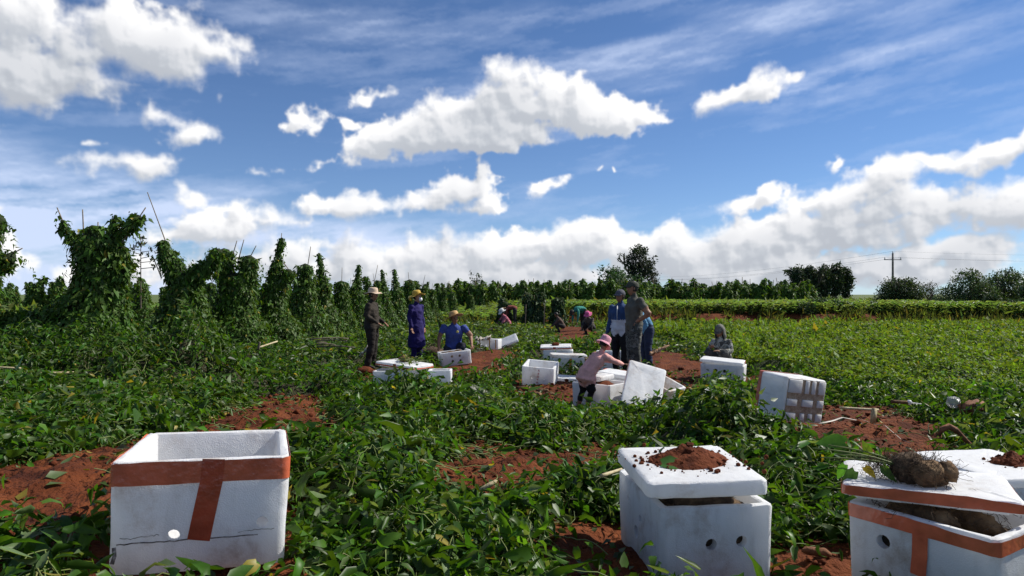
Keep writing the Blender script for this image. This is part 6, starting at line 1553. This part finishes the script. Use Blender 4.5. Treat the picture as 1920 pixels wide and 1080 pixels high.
# ------------------------------------------------------------------ cut vines
HEAP_INFO = {0: ("wide bank of cut dark green vines heaped below the leafy towers", (-5.5, 9.8)),
             1: ("rounded heap of cut vines with big upright leaves in front of the taped lid", (-.6, 7.2)),
             2: ("rounded heap of cut vines in front of the leaning lid and hooded person", (1.9, 5.8)),
             3: ("flattened spread of cut vines with large leaves around the open red-taped crate", (-.3, 3.5)),
             4: ("dark leafy vines along the edge of the crop beside the bare soil", (5.0, 6.5)),
             5: ("low heaps of cut vines around the mid-field crates", (.2, 15)),
             6: ("low cut vines between the standing workers and the towers", (-3.5, 19))}
def build_vines():
    rng = np.random.default_rng(55)
    for (n, y0, y1, K, step, lift, lod, ls) in ((4300, 1.7, 5.3, 15, .050, .17, 3, .074), (7000, 5.0, 10.4, 13, .064, .20, 2, .092), (5200, 9.8, 18.5, 10, .10, .22, 2, .12)):
        x, y = sample_region(rng, int(n * 1.35), y0, y1, 1.6, .84)
        ok = (crop_sd(x, y) > -.1) & (x > -13) & clear_mask(x, y) & (soil_sd(x, y) > -.12)
        x, y = x[ok][:n], y[ok][:n]
        who = cover_h(x, y)[2]
        grow_strands(x, y, K, step, rng, lift, lod, ls, who)
    # bare runners looping over the leaves
    n = 900; x, y = sample_region(rng, 2600, 1.9, 8.5, 1.4, .8); ok = (crop_sd(x, y) > .1) & clear_mask(x, y, .1) & (soil_sd(x, y) > .0); x, y = x[ok][:n], y[ok][:n]; n = len(x); K = 14
    X = np.zeros((n, K)); Y = np.zeros((n, K)); X[:, 0] = x; Y[:, 0] = y; h = rng.random(n) * 6.28
    for k in range(1, K):
        h = h + rng.normal(size=n) * .5; X[:, k] = X[:, k - 1] + np.cos(h) * .045; Y[:, k] = Y[:, k - 1] + np.sin(h) * .045
    Z = heap_top(X, Y) + .02 + .05 * rng.random((n, 1)) + np.sin(np.linspace(0, np.pi * 2, K))[None] * .03 * rng.normal(size=(n, 1))
    who = cover_h(x, y)[2]; ok = clear_mask(X, Y, .03).all(axis=1)
    for q in range(7):
        m = (who == q) & ok
        if m.any(): heap_stems[q].append((np.stack([X, Y, Z], -1)[m], np.full(m.sum(), .0026) * np.clip(y[m] / 3.5, 1, 1.8)))
    # farther off, single leaves
    n = 80000
    x, y = sample_region(rng, n, 13, 36, 1.5, .78)
    ok = (crop_sd(x, y) > -.1) & (x > -17) & ((y > 16) | (x < -8)) & clear_mask(x, y); x, y = x[ok], y[ok]
    h, edge, who = cover_h(x, y); k = (edge > .3); x, y, h, who = x[k], y[k], h[k], who[k]; n = len(x)
    z = ground_z(x, y) + h + (rng.random(n) - .3) * .09
    nr = surf_normal(heap_top, x, y, .15) + rng.normal(size=(n, 3)) * .55
    ax = rng.normal(size=(n, 3)) * np.array((1, 1, .4))
    col = leaf_cols(n, rng, (.058, .108, .022), .28, .01, .14)
    for q in range(7):
        m = who == q
        if m.any(): heap_leaves[q].append((np.stack([x, y, z], -1)[m], ax[m], nr[m], .165 * np.exp(rng.normal(size=m.sum()) * .3), .5 + .2 * rng.random(m.sum()), .5 + .4 * rng.normal(size=m.sum()), .1 + .4 * np.abs(rng.normal(size=m.sum())), col[m], 1))
    # stray leaves on the bare soil
    n = 900
    x, y = sample_region(rng, 30000, 2, 14, 1.5, .84); ok = (soil_sd(x, y) < .05) & clear_mask(x, y) & (crop_sd(x, y) > 0); x, y = x[ok][:n], y[ok][:n]; n = len(x)
    z = ground_z(x, y) + .012; who = cover_h(x, y)[2]
    ax = rng.normal(size=(n, 3)) * np.array((1, 1, .15)); nr = rng.normal(size=(n, 3)) * .3 + np.array((0, 0, 1.)); col = leaf_cols(n, rng, (.06, .10, .03), .3, .14, .3)
    for q in range(7):
        m = who == q
        if m.any(): heap_leaves[q].append((np.stack([x, y, z], -1)[m], ax[m], nr[m], .07 * np.exp(rng.normal(size=m.sum()) * .3), .5 + .2 * rng.random(m.sum()), .6 * rng.normal(size=m.sum()), .1 + .4 * rng.random(m.sum()), col[m], 2))
    # mounds under the leaves
    xs = np.arange(-16.5, 9.0, .1); ys = np.concatenate([np.arange(1.5, 12, .085), np.arange(12, 34, .18)])
    X, Y = np.meshgrid(xs, ys); h, edge, who = cover_h(X, Y)
    Z = ground_z(X, Y) + h * .72 - .045
    idx = np.arange(X.size).reshape(X.shape); q = np.stack([idx[:-1, :-1], idx[:-1, 1:], idx[1:, 1:], idx[1:, :-1]], -1).reshape(-1, 4)
    okv = ((crop_sd(X, Y) > -.15) & (edge > .02) & (np.abs(X) < Y * .9 + 1.2)).ravel(); wf = who.ravel()[q[:, 0]]; q_ok = okv[q].any(1)
    V = np.stack([X, Y, Z], -1).reshape(-1, 3)
    big = []
    for k in range(7):
        lb, c = HEAP_INFO[k]
        e = empty("vine_heap", (c[0], c[1], 0)); tag(e, lb, "vine heap")
        off = np.array((c[0], c[1], 0.0))
        qk = q[q_ok & (wf == k)]
        if len(qk):
            u, inv = np.unique(qk, return_inverse=True)
            link("mound", new_mesh("mound", V[u] - off, inv.reshape(-1, 4), smooth_shade=True), M_litter, e)
        if heap_leaves[k]:
            bt = [(b[0] - off,) + b[1:] for b in heap_leaves[k]]
            o = link("foliage", leaf_mesh("foliage", bt, M_leaf), None, e); o["kind"] = "stuff"
        if heap_stems[k]:
            Vs, Qs, of = [], [], 0
            for (p, r) in heap_stems[k]:
                v, qq = tubes(p - off, r, 3); Vs.append(v); Qs.append(qq + of); of += len(v)
            o = link("stems", new_mesh("stems", np.concatenate(Vs), np.concatenate(Qs)), M_stem, e); o["kind"] = "stuff"
        big.append((e, off))
    # the largest leaves, one object each
    var = []
    for v in range(8):
        me = leaf_mesh("leaf", [(np.zeros((1, 3)), np.array([[1., 0, 0]]), np.array([[0, 0, 1.]]), np.array([1.0]), np.array([.58 + .02 * v]), np.array([.2 + .13 * v]), np.array([.08 + .07 * (v % 4)]), leaf_cols(1, rng, (.060, .135, .024), .18, .05 if v == 7 else 0, .0), 3)], M_leaf)
        var.append(me)
    x, y = sample_region(rng, 2500, 2.3, 6.8, 1.2, .72); h, edge, who = cover_h(x, y)
    ok = (edge > .6) & clear_mask(x, y, .14) & (crop_sd(x, y) > .1); x, y, h, who = x[ok][:300], y[ok][:300], h[ok][:300], who[ok][:300]
    z = ground_z(x, y) + h + .03 + .05 * rng.random(len(x))
    for i in range(len(x)):
        e, off = big[who[i]]
        o = link("leaf", var[i % 8], None, e)
        o.location = Vector((x[i], y[i], z[i])) - Vector(off)
        s = .085 + .05 * rng.random(); o.scale = (s, s, s)
        o.rotation_euler = (rng.normal() * .5, rng.normal() * .5 - .15, rng.random() * 6.28)
build_fields()
build_vines()
